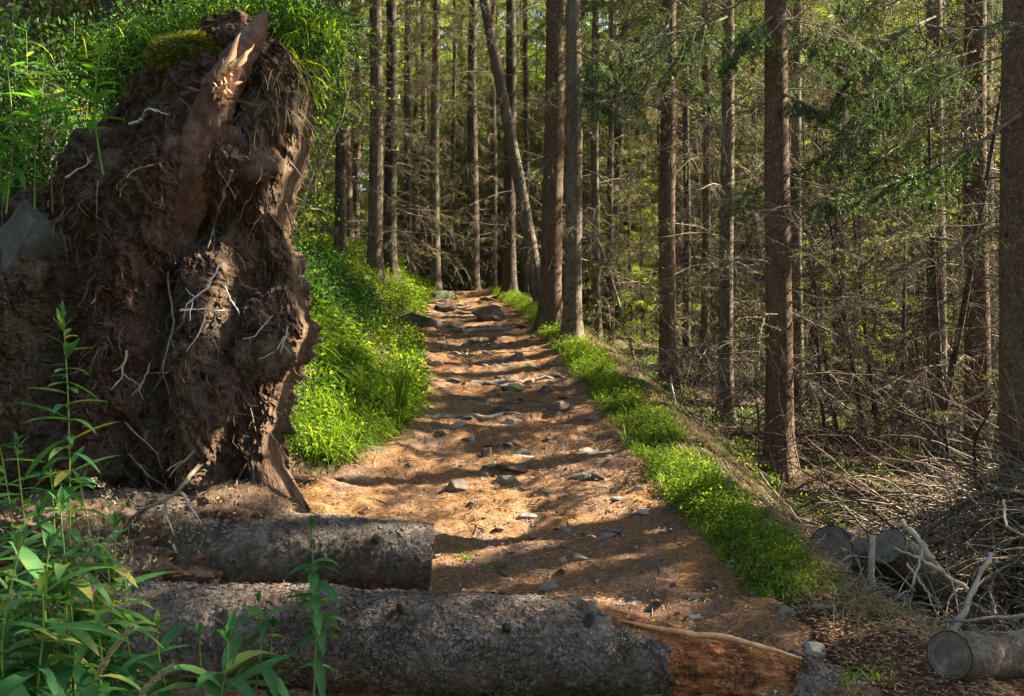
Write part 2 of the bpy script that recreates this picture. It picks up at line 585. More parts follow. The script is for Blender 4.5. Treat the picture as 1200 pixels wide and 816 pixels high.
def ground_z(X, Y, noise=True):
    X, Y = np.asarray(X, float), np.asarray(Y, float)
    b = zp(Y)
    dL = xl(Y) - X
    dR = X - xr(Y)
    g = S((Y - 4.9) / 1.0)
    near = np.exp(-((Y - 6.2) / 1.6) ** 2)
    left = .95 * S(dL / 1.45) * g + (.09 + .09 * S((Y - 22) / 10) + .10 * near) * np.minimum(np.maximum(dL - .9, 0), 60) * g + near * .75 * S((dL - .35) / 1.0) * g
    left = left + (1 - g) * .12 * S(dL / 1.5)
    wd = .75 + .75 * S((Y - 6.5) / 2)
    dp = .30 + .58 * S((Y - 4.4) / 2.0)
    right = .05 * np.exp(-((dR - .25) / .28) ** 2) - dp * S((dR - .42) / wd) - .13 * np.minimum(np.maximum(dR - 1.9, 0), 70)
    z = b + np.where(dL > 0, left, 0) + np.where(dR > 0, right, 0)
    if noise:
        P = np.stack([X, Y, np.zeros_like(X)], -1)
        out = S(np.maximum(dL, dR) / .5)
        z = z + out * (.16 * fbm(P * .7 + 3, 5) + .05 * fbm(P * 3.1, 3))
    inside = S(np.minimum(-dL, -dR) / .12 + .3)
    return z - .12 * inside


gx = np.concatenate([-np.geomspace(300, 7, 40), np.arange(-6.9, -2, .1), np.arange(-2, 3, .06), np.arange(3, 8, .12), np.geomspace(8, 300, 44)])
gy = np.concatenate([-np.geomspace(75, 2, 14), np.arange(-1.5, 3, .2), np.arange(3, 10, .06), np.arange(10, 26, .12), np.geomspace(26, 310, 50)])
GX, GY = np.meshgrid(gx, gy, indexing='ij')
mb = MB()
mb.add(np.stack([GX, GY, ground_z(GX, GY)], -1), grid_faces(len(gx), len(gy)))
mb.F = [f[:, ::-1] for f in mb.F]
tag(mb.build("ground", M['ground']), kind='structure')

py_ = [2.6]
while py_[-1] < 30:
    py_.append(py_[-1] + .010 + .0022 * py_[-1])
py_ = np.array(py_)
pt_ = np.linspace(-.10, 1.10, 150)
PT, PY = np.meshgrid(pt_, py_, indexing='ij')
wv = .05 * fbm(np.stack([PY * 1.7, PY * 0, PY * 0], -1), 3)
PX = xl(PY) + PT * (xr(PY) - xl(PY)) + wv
PZ = path_z(PX, PY) - .10 * S((np.abs(PT - .5) - .46) / .12)
mb = MB()
mb.add(np.stack([PX, PY, PZ], -1), grid_faces(len(pt_), len(py_))[:, ::-1])
tag(mb.build("path", M['path']), kind='structure')


def surf_z(X, Y):
    t_in = (X > xl(Y)) & (X < xr(Y))
    return np.where(t_in, path_z(X, Y), ground_z(X, Y))


# needles and crumbs lying loose on the path
n = 26000
Yl = 3.2 + 9.5 * RNG.random(n) ** 1.3
Xl = xl(Yl) + (xr(Yl) - xl(Yl)) * (-.03 + 1.06 * RNG.random(n))
Pl = np.stack([Xl, Yl, path_z(Xl, Yl) + .003 + .006 * RNG.random(n)], -1)
m_ = 22000
Ye = 3.4 + 2.9 * RNG.random(m_)
Xe = xr(Ye) - .1 + 1.5 * RNG.random(m_)
Pl = np.concatenate([Pl, np.stack([Xe, Ye, ground_z(Xe, Ye) + .004 + .02 * RNG.random(m_) ** 2], -1)])
n = len(Pl)
a = RNG.random(n) * 6.283
D = np.stack([np.cos(a), np.sin(a), RNG.normal(size=n) * .12], -1)
V, F = leaves(Pl, D, np.array([[0, 0, 1.0]]) + rdir(n) * .25, .018 + .03 * RNG.random(n), .004 + .005 * RNG.random(n), .1)
mb = MB()
mb.add(V, F)
n = 900
Yl = 3.4 + 12 * RNG.random(n) ** 1.2
Xl = xl(Yl) + (xr(Yl) - xl(Yl)) * RNG.random(n)
P0 = np.stack([Xl, Yl, path_z(Xl, Yl) + .006], -1)
a = RNG.random(n) * 6.283
ln = .04 + .12 * RNG.random(n)
d = np.stack([np.cos(a), np.sin(a), RNG.normal(size=n) * .04], -1) * ln[:, None]
P1 = P0 + d * .5 + rdir(n) * .008
P2 = P0 + d
for q in (P1, P2):
    q[:, 2] = path_z(q[:, 0], q[:, 1]) + .006
V, F = tubes(np.stack([P0, P1, P2], 1), np.stack([np.full(n, .003), np.full(n, .0026), np.full(n, .0015)], 1), 4)
mb.add(V, F, 1)
tag(mb.build("needle_litter", [M['litter'], M['twig']], smooth=False), 'orange brown spruce needles and crumbs of twig strewn over the trodden path', kind='stuff')


noise_at_ = lambda X, Y: fbm(np.stack([X * 1.3, Y * .9, 0 * X], -1), 3)


# ------------------------------------------------------------------ stones
def ico(sub):
    import bmesh
    bm = bmesh.new()
    bmesh.ops.create_icosphere(bm, subdivisions=sub, radius=1)
    bm.verts.ensure_lookup_table()
    V = np.array([v.co[:] for v in bm.verts])
    F = np.array([[v.index for v in f.verts] for f in bm.faces])
    bm.free()
    return V, F


ICO3, ICO4, ICO2 = ico(4), ico(5), ico(3)


def stone_mesh(seed, dims, base=ICO3, angular=.5, rough=.16):
    V, F = base
    rg = np.random.default_rng(seed)
    V = V.copy()
    for _ in range(13):                                  # split flat faces off the ball
        nn = rdir(1, rg)[0]
        h = rg.uniform(.38, .78)
        over = np.maximum(V @ nn - h, 0)
        V -= over[:, None] * nn * (.7 + angular * .3)
    V /= np.abs(V).max(0)
    r = 1 + rough * fbm(V * 1.6 + seed * 3.1, 4) + rough * .35 * fbm(V * 6 + seed, 3)
    V = V * r[:, None] * np.asarray(dims)
    return V, F


def stone(label, px, py, Y, dims, seed, mat, sink=.35, rotz=0., name='stone', group=None, base=ICO3, angular=.6):
    p = at(px, py, Y)
    V, F = stone_mesh(seed, dims, base, angular)
    mb = MB()
    mb.add(V, F)
    o = mb.build(name, M[mat])
    z = float(surf_z(p[0], Y)) + dims[2] * (.62 - 1.5 * sink)
    o.location = (p[0], Y, z)
    o.rotation_euler = (0, 0, rotz)
    tag(o, label, 'stone', group)
    return o


def Yat(py):
    """Distance at which the path surface is seen on picture row py."""
    ys = np.arange(3.0, 23, .02)
    rows = 408 - (zp(ys) - .05 - CAM_H) / ys * F_PX
    return float(ys[np.argmin(np.abs(rows - py))])


big = [
    ("low dark mossy boulder bulging from the left bank across the path edge", 488, 388, (.46, .40, .24), 'stone_moss', 'boulder'),
    ("long mossy stone crossing the path right of the dark bank boulder", 556, 405, (.24, .14, .13), 'stone_moss', 'boulder'),
    ("brown rounded boulder in the middle of the path near its top", 574, 376, (.30, .22, .20), 'stone_brown', 'boulder'),
    ("dark boulder under the bank where the path narrows at the top", 514, 355, (.36, .34, .17), 'stone_moss', 'boulder'),
    ("flat dark stone on the left path edge below the far boulder", 524, 368, (.26, .2, .12), 'stone_brown', 'boulder'),
    ("flat pale grey stone right of the tip of the left grass bank", 538, 506, (.13, .09, .05), 'stone_pale', 'stone'),
    ("angular grey stone lying alone just above the cut log end", 538, 580, (.085, .06, .05), 'stone', 'stone'),
    ("upright brown stone with a sunlit shoulder in the middle of the path", 570, 540, (.05, .06, .085), 'stone_brown', 'stone'),
    ("dark flat slab behind the upright brown stone", 566, 556, (.13, .07, .05), 'stone_brown', 'stone'),
    ("broad grey stone sunk in the path, right of the upright brown stone", 614, 530, (.10, .08, .05), 'stone', 'stone'),
    ("pale stone with a mossy side on the sunlit strip of the mid path", 600, 494, (.09, .07, .055), 'stone_pale', 'stone'),
    ("dark stone sunk behind the pale mossy stone on the mid path", 655, 486, (.12, .08, .06), 'stone_brown', 'stone'),
    ("grey stone at the right path edge beside the sunlit verge", 695, 497, (.07, .05, .04), 'stone', 'stone'),
    ("white stone half sunk in the shaded needles, middle of the near path", 618, 607, (.065, .05, .035), 'stone_pale', 'stone'),
    ("grey brown stone, upper one of the stacked pair on the near path", 661, 620, (.055, .045, .05), 'stone', 'stone'),
    ("dark brown stone, lower one of the stacked pair on the near path", 689, 634, (.06, .045, .04), 'stone_brown', 'stone'),
    ("slanting grey slab in the brightest sun patch of the near path", 713, 624, (.075, .05, .035), 'stone', 'stone'),
    ("small pale stone below the stacked pair of stones", 661, 663, (.035, .03, .028), 'stone_pale', 'stone'),
    ("smooth dark grey stone below the sun patches, near the long log", 641, 685, (.07, .05, .035), 'stone', 'stone'),
    ("round white stone in the sun patch beside the right verge", 747, 590, (.04, .035, .03), 'stone_pale', 'stone'),
    ("grey stone next to the round white one beside the right verge", 723, 596, (.055, .04, .035), 'stone', 'stone'),
    ("pale pebble alone on the sunlit band across the path", 637, 573, (.032, .028, .026), 'stone_pale', 'stone'),
    ("mossy round stone in the sunny hollow beside the root plate", 418, 542, (.085, .07, .07), 'stone_moss', 'stone'),
    ("dark rough stone on the wide path just under the verge grass", 742, 655, (.06, .05, .03), 'stone_brown', 'stone'),
    ("bluish white stone by itself on the shaded right of the near path", 857, 676, (.035, .03, .03), 'stone_pale', 'stone'),
    ("brown flat stone between the bluish white stone and the long log", 838, 692, (.07, .045, .028), 'stone_brown', 'stone'),
    ("square brown stone on the sunlit step left of the twin trunks", 640, 462, (.09, .07, .06), 'stone_brown', 'stone'),
    ("grey step stone across the path below the mossy stones", 590, 452, (.14, .07, .05), 'stone', 'stone'),
    ("pale step stone at the left edge of the upper path", 512, 437, (.09, .06, .05), 'stone_pale', 'stone'),
]
BOULDERS = []
for k, (lab, px, py, dims, mt, nm) in enumerate(big):
    if nm == 'boulder':
        BOULDERS.append((at(px, py, Yat(py))[0], Yat(py), dims[0] + .12))
    stone(lab, px, py, Yat(py), dims, 100 + k, mt, .42 if nm == 'stone' else .30, RNG.uniform(-.5, .5), nm, base=ICO4 if nm == 'boulder' else ICO3)
p = at(963, 763, 4.25)
V, F = stone_mesh(301, (.125, .06, .05), ICO4, .8)
mb = MB(); mb.add(V, F)
o = mb.build("stone", M['stone_pale'])
o.location = (p[0], 4.25, p[2] - .01)
tag(o, "flat pale grey stone behind the broken end of the long log", 'stone')
for px, py, dims, lab in ((965, 735, (.07, .05, .035), "grey stone at the foot of the verge, above the flat pale stone"), (922, 742, (.06, .05, .03), "brown stone between the verge foot and the peeled log")):
    Y = Yat(py)
    stone(lab, px, py, Y, dims, int(px), 'stone', .4)

rock = [MB().add(*stone_mesh(560 + k, (1, RNG.uniform(.45, .75), RNG.uniform(.28, .42)), ICO3, .9)).data("rock", M[('stone_brown', 'stone', 'stone_dark', 'stone_brown', 'stone_moss')[k % 5]]) for k in range(10)]
for k in range(90):
    Y = 6.2 + 13 * RNG.random() ** 1.1
    t = np.clip(RNG.normal(.5, .30), .02, .98)
    X = float(xl(Y) + t * (xr(Y) - xl(Y)))
    s_ = .05 + .11 * RNG.random() ** 1.6
    o = link("rock", rock[k % 10])
    o.location = (X, Y, float(path_z(X, Y)) + .02 * s_)
    o.rotation_euler = (RNG.uniform(-.12, .12), RNG.uniform(-.12, .12), RNG.normal() * .5)
    o.scale = (s_, s_, s_)
    tag(o, "flat weathered rock let into the trodden middle and upper path", 'rock', 'rocks let into the path')
protos = [MB().add(*stone_mesh(500 + k, (1, RNG.uniform(.55, .95), RNG.uniform(.35, .6)), ICO2, 1.0)).data("small_stone", M[('stone', 'stone_brown', 'stone_brown', 'stone', 'stone_pale')[k % 5]]) for k in range(10)]
for k in range(290):
    Y = 4.4 + 9.5 * RNG.random() ** 1.25
    t = np.clip(RNG.normal(.55, .25), .03, .97)
    X = float(xl(Y) + t * (xr(Y) - xl(Y)))
    s = .013 + .040 * RNG.random() ** 2.8 * (1 + .06 * Y)
    o = link("small_stone", protos[k % 10])
    o.location = (X, Y, float(path_z(X, Y)) + .06 * s)
    o.rotation_euler = (RNG.uniform(-.2, .2), RNG.uniform(-.2, .2), RNG.uniform(0, 6.28))
    o.scale = (s, s, s)
    tag(o, "small stone scattered in the needle litter of the path", 'stone', 'small stones strewn over the path')


def wander(p, d, L, n=9, jit=.22, sag=-.06, rng=RNG):
    p, d = np.asarray(p, float), nrm(np.asarray(d, float))
    out = [p]
    for k in range(n - 1):
        d = nrm(d + rng.normal(size=3) * jit + np.array([0, 0, sag]))
        out.append(out[-1] + d * L / (n - 1))
    return np.array(out)


# grit: thousands of tiny pebbles
V0, F0 = ico(1)
n = 2600
Yg = 3.6 + 10 * RNG.random(n) ** 1.3
tg = np.clip(RNG.normal(.58, .24, n), .02, .98)
Xg = xl(Yg) + tg * (xr(Yg) - xl(Yg))
kp = noise_at_(Xg, Yg) > -.12
Xg, Yg = Xg[kp], Yg[kp]
n = len(Xg)
sg = (.004 + .010 * RNG.random(n) ** 2.5)[:, None, None]
Vg = V0[None] * RNG.uniform(.6, 1.2, (n, len(V0), 1)) * sg * np.array([1, .9, .6]) + np.stack([Xg, Yg, path_z(Xg, Yg) + .002], -1)[:, None]
Fg = (F0[None] + (np.arange(n) * len(V0))[:, None, None])
mb = MB()
for j, mt in enumerate(range(3)):
    mb.add(Vg[j::3], (F0[None] + (np.arange(len(Vg[j::3])) * len(V0))[:, None, None]).reshape(-1, 3), j)
tag(mb.build("gravel", [M['stone'], M['stone_brown'], M['stone_pale']], smooth=False), 'fine grit and tiny pebbles strewn among the needles of the path', kind='stuff')

# roots that cross the path, worn bare on top
for (y0, t0, t1, r_, lab) in [
    (8.15, .05, .62, .030, "worn root crossing the left half of the path beyond the grass bank"),
    (9.6, .30, .98, .034, "worn root running out of the verge across the middle path"),
    (11.2, .02, .55, .036, "pale worn root below the boulders on the left of the upper path"),
    (13.2, .35, 1.0, .036, "worn root stepping across the upper path beside the twin spruces"),
    (7.1, .55, 1.0, .026, "thin worn root reaching into the path from the near right verge"),
    (15.5, .05, .8, .04, "worn root crossing the narrow upper path above the brown boulder"),
]:
    tt = np.linspace(t0, t1, 26)
    Yr = y0 + .28 * fbm(np.stack([tt * 5, tt * 0 + y0, tt * 0], -1), 3) + .35 * (tt - t0)
    Xr = xl(Yr) + tt * (xr(Yr) - xl(Yr))
    Zr = path_z(Xr, Yr) - r_ * .35 + .02 * np.sin(np.linspace(0, np.pi, 26))
    mb = MB()
    capped_tube(mb, np.stack([Xr, Yr, Zr], -1), r_ * np.linspace(1.1, .45, 26) * (1 + .15 * RNG.normal(size=26)), 8)
    q = 14
    fk = wander([Xr[q], Yr[q], Zr[q]], [.5, .6, 0], .5, 9, .15, 0)
    fk[:, 2] = path_z(fk[:, 0], fk[:, 1]) - .008
    capped_tube(mb, fk, r_ * .5 * np.linspace(1, .3, 9), 6)
    tag(build_at(mb, "path_root", M['cut_wood'], (float(Xr[0]), float(Yr[0]), float(Zr[0]))), lab, 'root')


# ------------------------------------------------------------------ the upturned root plate
RY = 5.30
SC_PX = RY / F_PX


def rpx(u, v, Y=RY):
    return at(u, v, Y)


outline = np.array([(300, 32), (342, 62), (368, 112), (362, 170), (344, 228), (331, 268), (344, 306), (352, 345), (368, 382), (350, 428), (336, 470), (324, 520), (338, 565), (362, 592), (340, 650), (250, 668), (100, 680), (-40, 680), (-110, 600), (-120, 450), (-110, 300), (-40, 258), (30, 232), (82, 205), (112, 158), (150, 112), (190, 74), (232, 44)], float)
cen = np.array([175., 370.])
NTH, NRH = 1000, 400
th = np.linspace(0, 2 * np.pi, NTH, endpoint=False)
dirs = np.stack([np.cos(th), np.sin(th)], 1)
rad = np.zeros(NTH)
for i in range(len(outline)):
    A, B = outline[i] - cen, outline[(i + 1) % len(outline)] - cen
    e = B - A
    den = dirs[:, 0] * e[1] - dirs[:, 1] * e[0]
    with np.errstate(divide='ignore', invalid='ignore'):
        t = (A[0] * e[1] - A[1] * e[0]) / den
        s = (A[0] * dirs[:, 1] - A[1] * dirs[:, 0]) / den
    ok = (np.abs(den) > 1e-9) & (s >= 0) & (s <= 1) & (t > 0)
    rad[ok] = np.maximum(rad[ok], t[ok])
k9 = np.ones(7) / 7
rad = np.convolve(np.concatenate([rad[-3:], rad, rad[:3]]), k9, 'valid')


def dist_poly(U, Vv, pts):
    d = np.full(U.shape, 1e9)
    for (x0, y0), (x1, y1) in zip(pts[:-1], pts[1:]):
        ex, ey = x1 - x0, y1 - y0
        t = np.clip(((U - x0) * ex + (Vv - y0) * ey) / (ex * ex + ey * ey), 0, 1)
        d = np.minimum(d, np.hypot(U - x0 - t * ex, Vv - y0 - t * ey))
    return d


ridges = [  # points, half width, height in metres, reddish
    ([(292, 50), (250, 140), (212, 230), (185, 330), (165, 430), (135, 530)], 42, .22, 1.0),
    ([(120, 180), (95, 300), (75, 430), (60, 600)], 38, .14, .3),
    ([(30, 330), (20, 480), (10, 620)], 55, .12, .0),
    ([(345, 90), (325, 180), (300, 240)], 42, .16, .1),
    ([(240, 215), (280, 205), (320, 215)], 34, .15, .0),
    ([(288, 300), (255, 330), (240, 400)], 26, .12, .1),
    ([(262, 420), (268, 500), (262, 575)], 34, .19, .1),
    ([(345, 375), (318, 430), (300, 490)], 44, .15, .8),
    ([(215, 430), (205, 520), (180, 600)], 30, .10, .3),
    ([(310, 520), (335, 580), (350, 610)], 34, .16, .5),
    ([(150, 240), (180, 225), (205, 240)], 26, .12, .0),
    ([(250, 600), (150, 605), (60, 600)], 40, .16, .2),
]
pits = [([(118, 300), (108, 400), (112, 470)], 26, .16), ([(292, 262), (308, 330)], 22, .20), ([(300, 360), (290, 420)], 16, .15), ([(296, 500), (292, 560)], 20, .20),
        ([(228, 330), (215, 420), (222, 470)], 15, .13), ([(240, 280), (265, 262)], 15, .12), ([(130, 150), (165, 165)], 26, .14), ([(60, 560), (200, 560)], 14, .10), ([(240, 395), (252, 400)], 12, .12)]

rho = np.linspace(0, 1, NRH)
TH, RH = np.meshgrid(np.arange(NTH), rho, indexing='ij')


def plate_depth(U, Vv, RHO):
    """How far the underside of the root plate stands towards the path, in metres, and a reddish-root zone."""
    wob = np.stack([U, Vv, 0 * U], -1) / 55.0
    U2 = U + 16 * fbm(wob, 3)
    V2 = Vv + 16 * fbm(wob + 31, 3)
    d = .30 * (1 - RHO ** 3)
    zone = np.zeros_like(U)
    for pts, w, h, red in ridges:
        q = np.sqrt(np.maximum(0, 1 - (dist_poly(U2, V2, pts) / w) ** 2))
        d = np.maximum(d, d * .55 + .12 * (1 - RHO ** 3) + h * q)
        zone = np.maximum(zone, red * S(q * 1.4))
    for pts, w, h in pits:
        d = d - h * np.exp(-(dist_poly(U2, V2, pts) / w) ** 2)
    P = np.stack([U, Vv * .6, 0 * U], -1)
    d = d + .11 * fbm(P / 48.0, 5, ridged=True) + .075 * fbm(np.stack([U, Vv * .8, 0 * U], -1) / 20.0, 4)
    I2 = np.stack([U, Vv, 0 * U], -1)
    d = d + .050 * fbm(I2 / 11.0 + 5, 4) + .022 * fbm(I2 / 4.5 + 8, 3, ridged=True)
    d = d + .030 * fbm(P / 7.0, 3, ridged=True) + .028 * fbm(np.stack([U, Vv, 0 * U], -1) / 3.2, 2)
    return d, zone


rr = rad * (1 + .05 * fbm(np.stack([np.cos(th) * 3.5, np.sin(th) * 3.5, 0 * th], -1), 4) + .035 * fbm(np.stack([np.cos(th) * 17, np.sin(th) * 17, 0 * th], -1), 4))
U = cen[0] + dirs[:, 0][:, None] * rr[:, None] * RH
Vv = cen[1] + dirs[:, 1][:, None] * rr[:, None] * RH
dep, zone = plate_depth(U, Vv, RH)
FX = (U - 600) / F_PX * RY
FZ = CAM_H - (Vv - 408) / F_PX * RY
P3 = np.stack([FX, np.zeros_like(FX), FZ], -1)
sx = .030 * fbm(P3 * 9, 3) * S(RH * 3)
sz = .030 * fbm(P3 * 9 + 40, 3) * S(RH * 3)
mb = MB()
Vf = np.stack([FX + sx, RY - dep, FZ + sz], -1)
mb.add(Vf, grid_faces(NTH, NRH, True), 0, zone.ravel())
# the back: earth still clinging to the far side, closing the clod
NB = 130
ph_ = np.linspace(0, np.pi / 2, NB)
TB, RB = np.meshgrid(np.arange(NTH), np.cos(ph_), indexing='ij')
PHB = np.broadcast_to(np.sin(ph_)[None], TB.shape)
Ub = cen[0] + dirs[:, 0][:, None] * rr[:, None] * RB
Vb = cen[1] + dirs[:, 1][:, None] * rr[:, None] * RB
RBs = RB * (1 - .16 * PHB)
Ub = cen[0] + dirs[:, 0][:, None] * rr[:, None] * RBs
Vb = cen[1] + dirs[:, 1][:, None] * rr[:, None] * RBs
BX = (Ub - 600) / F_PX * RY
BZ = CAM_H - (Vb - 408) / F_PX * RY
BY = RY + .30 * PHB
Pb = np.stack([BX, BY, BZ], -1)
kb = S(PHB * 5)
wob = -.05 + .13 * fbm(Pb * 3.2, 4, ridged=True) + .09 * fbm(Pb * 11, 4, ridged=True) + .05 * fbm(Pb * 30, 2)
BX = BX + dirs[:, 0][:, None] * wob * kb * RB
BZ = BZ - dirs[:, 1][:, None] * wob * kb * RB
BY = BY + .14 * fbm(Pb * 3, 4) * S(PHB * 3)
BY[:, 0] = Vf[:, -1, 1]
Vb3 = np.stack([BX, BY, BZ], -1)
Vb3[:, 0] = Vf[:, -1]
mb.add(Vb3, grid_faces(NTH, NB, True), 0, 0)


def m_rootplate():
    m, nt = mat_new("matted_root_earth")
    N = NT(nt)
    v = N.coord()
    vs = N.coord((1, 1, .35))
    a = N.noise(v, 5.5, 7, .68, .4)
    b = N.noise(vs, 26, 8, .75, .8)
    c = N.noise(v, 110, 4, .75)
    f = N.math('ADD', N.math('ADD', N.math('MULTIPLY', a, .45), N.math('MULTIPLY', b, .35)), N.math('MULTIPLY', c, .2))
    earth = N.ramp(f, [(.36, (.040, .024, .015)), (.47, (.14, .086, .055)), (.55, (.26, .175, .115)), (.67, (.42, .325, .23))])
    red = N.ramp(f, [(.36, (.040, .019, .013)), (.47, (.12, .062, .043)), (.57, (.21, .125, .09)), (.69, (.42, .31, .235))])
    zn = N.n('ShaderNodeAttribute', attribute_name="zone")
    zf = N.math('MULTIPLY', zn.outputs['Fac'], N.ramp(a, [(.40, .25), (.55, 1.0)]))
    col = N.mix(zf, earth, red)
    gl = N.ramp(N.noise(v, 3.2, 6, .7, .5), [(.54, 0.0), (.63, 1.0)])
    col = N.mix(N.math('MULTIPLY', gl, .75), col, N.ramp(b, [(.35, (.085, .068, .052)), (.62, (.25, .205, .155))]))
    N.out(col, .97, N.math('ADD', N.math('MULTIPLY', b, 1.0), N.math('MULTIPLY', c, .5)), 1.0, .05, .1)
    return m


M['rootplate'] = m_rootplate()
plate_loc = (-2.0, 5.3, .2)
plate = thing("root_plate", "huge upturned root plate of matted earth and torn roots, standing over the fallen logs", "root plate", plate_loc)
build_at(mb, "earth", M['rootplate'], plate_loc, plate)


def on_plate(u, v, lift=0.0):
    uu, vv = np.atleast_1d(np.asarray(u, float)), np.atleast_1d(np.asarray(v, float))
    dx, dy = uu - cen[0], vv - cen[1]
    ang = np.mod(np.arctan2(dy, dx), 2 * np.pi)
    r = np.interp(ang, np.append(th, 2 * np.pi), np.append(rr, rr[0]))
    dd, _ = plate_depth(uu, vv, np.clip(np.hypot(dx, dy) / r, 0, 1))
    return np.stack([(uu - 600) / F_PX * RY, RY - dd - lift, CAM_H - (vv - 408) / F_PX * RY], -1)


# hanging rootlets: too many to count, one part
n = 3000
uv = []
while len(uv) < n:
    a_, r_ = RNG.random() * 6.283, math.sqrt(RNG.random())
    i = int(a_ / 6.2832 * NTH) % NTH
    uv.append((cen[0] + math.cos(a_) * rr[i] * r_ * .97, cen[1] + math.sin(a_) * rr[i] * r_ * .97))
uv = np.array(uv)
P0 = on_plate(uv[:, 0], uv[:, 1], -.01)
fl = Vb3[RNG.integers(0, NTH, 1600), RNG.integers(0, NB // 2, 1600)]
fl = fl[fl[:, 2] > .35]
P0 = np.concatenate([P0, fl])
n = len(P0)
ln = (.03 + .20 * RNG.random(n) ** 2.4)[:, None]
dirn = nrm(np.stack([RNG.normal(size=n) * .6, -np.abs(RNG.normal(size=n)) * .55 - .15, -.8 + RNG.normal(size=n) * .5], -1))
pts = [P0]
for k in range(5):
    dirn = nrm(dirn + RNG.normal(size=(n, 3)) * .36 + np.array([0, .04, -.20]))
    pts.append(pts[-1] + dirn * ln / 5)
rw = (.0012 + .0030 * RNG.random(n) ** 3)[:, None] * np.linspace(1, .35, 6)[None]
V, F = tubes(np.stack(pts, 1), rw, 3)
mb = MB()
mb.add(V, F)
o = build_at(mb, "root_fibre", M['rootlet'], plate_loc, plate)
tag(o, kind='stuff')

# lumps of clinging soil
clods = [(160, 214, .10), (282, 190, .12), (322, 212, .09), (235, 292, .045), (266, 470, .12), (325, 420, .13), (70, 330, .12), (25, 400, .13), (318, 150, .10), (245, 200, .08)]
for k, (u, v, s) in enumerate(clods):
    q = on_plate(u, v, -.03)[0]
    Vc, Fc = ICO4
    Vc = Vc * (1 + .75 * fbm(Vc * 1.5 + k * 7, 5) + .30 * fbm(Vc * 5 + k, 4, ridged=True))[:, None] * np.array([s * 1.0, s * .42, s * .9]) + q + [0, .02, 0]
    mb = MB(); mb.add(Vc, Fc, 0, .0)
    build_at(mb, "clod", M['rootplate'], plate_loc, plate)


def rootlet(pxs, r0, mat, name="rootlet", lift=.05, sides=6, n_fork=2, Y=None):
    """A root that follows picture bearings across the face of the plate, with a few forks."""
    pxs = np.array(pxs, float)
    if Y is None:
        base = on_plate(pxs[:, 0], pxs[:, 1], lift)
    else:
        base = np.array([at(u, v, Y) for u, v in pxs])
    if len(base) > 2:
        base[1:-1, 1] -= .02
    t = np.linspace(0, 1, len(base))
    tt = np.linspace(0, 1, 5 * (len(base) - 1) + 1)
    P = np.stack([np.interp(tt, t, base[:, k]) for k in range(3)], -1) + RNG.normal(size=(len(tt), 3)) * r0 * .5
    mb = MB()
    capped_tube(mb, P, r0 * (1 - .65 * tt) * (1 + .12 * RNG.normal(size=len(tt))), sides)
    for _ in range(n_fork):
        i = RNG.integers(len(P) // 4, len(P) - 2)
        dd = P[i + 1] - P[i]
        q = wander(P[i], nrm(dd) + RNG.normal(size=3) * [.8, .4, .5], .05 + .09 * RNG.random(), 6)
        capped_tube(mb, q, r0 * .55 * np.linspace(1, .3, 6), 5)
    build_at(mb, name, M[mat], plate_loc, plate)


for pxs, r0, mt, lf in [
    ([(285, 318), (276, 345), (262, 362), (254, 382)], .006, 'rootlet_pale', .10),
    ([(256, 368), (272, 367), (288, 366)], .006, 'rootlet_pale', .12),
    ([(284, 340), (292, 358), (303, 370)], .005, 'rootlet_pale', .10),
    ([(274, 366), (272, 390), (262, 412)], .005, 'rootlet_pale', .11),
    ([(280, 370), (281, 395), (283, 410)], .004, 'rootlet_pale', .11),
    ([(276, 380), (280, 372), (287, 366)], .006, 'root_red', .12),
    ([(226, 325), (232, 350), (240, 380), (238, 430), (238, 465)], .007, 'rootlet', .07),
    ([(356, 385), (348, 410), (340, 430), (334, 455)], .005, 'rootlet_pale', .05),
    ([(353, 395), (342, 412), (328, 420)], .004, 'rootlet_pale', .06),
    ([(310, 398), (325, 395), (338, 372)], .004, 'rootlet_pale', .07),
    ([(170, 157), (195, 158), (216, 158), (232, 162)], .010, 'rootlet_pale', .06),
    ([(264, 137), (290, 138), (322, 147)], .006, 'twig', .08),
    ([(305, 220), (290, 245), (272, 270), (270, 300)], .008, 'rootlet', .06),
    ([(28, 385), (22, 430), (20, 470)], .006, 'rootlet', .05),
    ([(190, 520), (215, 545), (230, 560)], .005, 'rootlet', .10),
    ([(195, 485), (225, 520), (228, 535)], .005, 'rootlet', .10),
    ([(268, 515), (245, 540), (240, 545)], .007, 'rootlet', .13),
    ([(160, 230), (165, 270), (152, 300)], .004, 'rootlet', .06),
    ([(200, 410), (190, 440), (182, 452)], .006, 'rootlet_pale', .06),
    ([(208, 425), (204, 445), (202, 455)], .005, 'rootlet_pale', .06),
    ([(120, 225), (140, 215), (150, 205)], .006, 'rootlet_pale', .05),
    ([(345, 245), (355, 300), (362, 340)], .005, 'rootlet', .03),
]:
    rootlet(pxs, r0, mt, lift=lf)

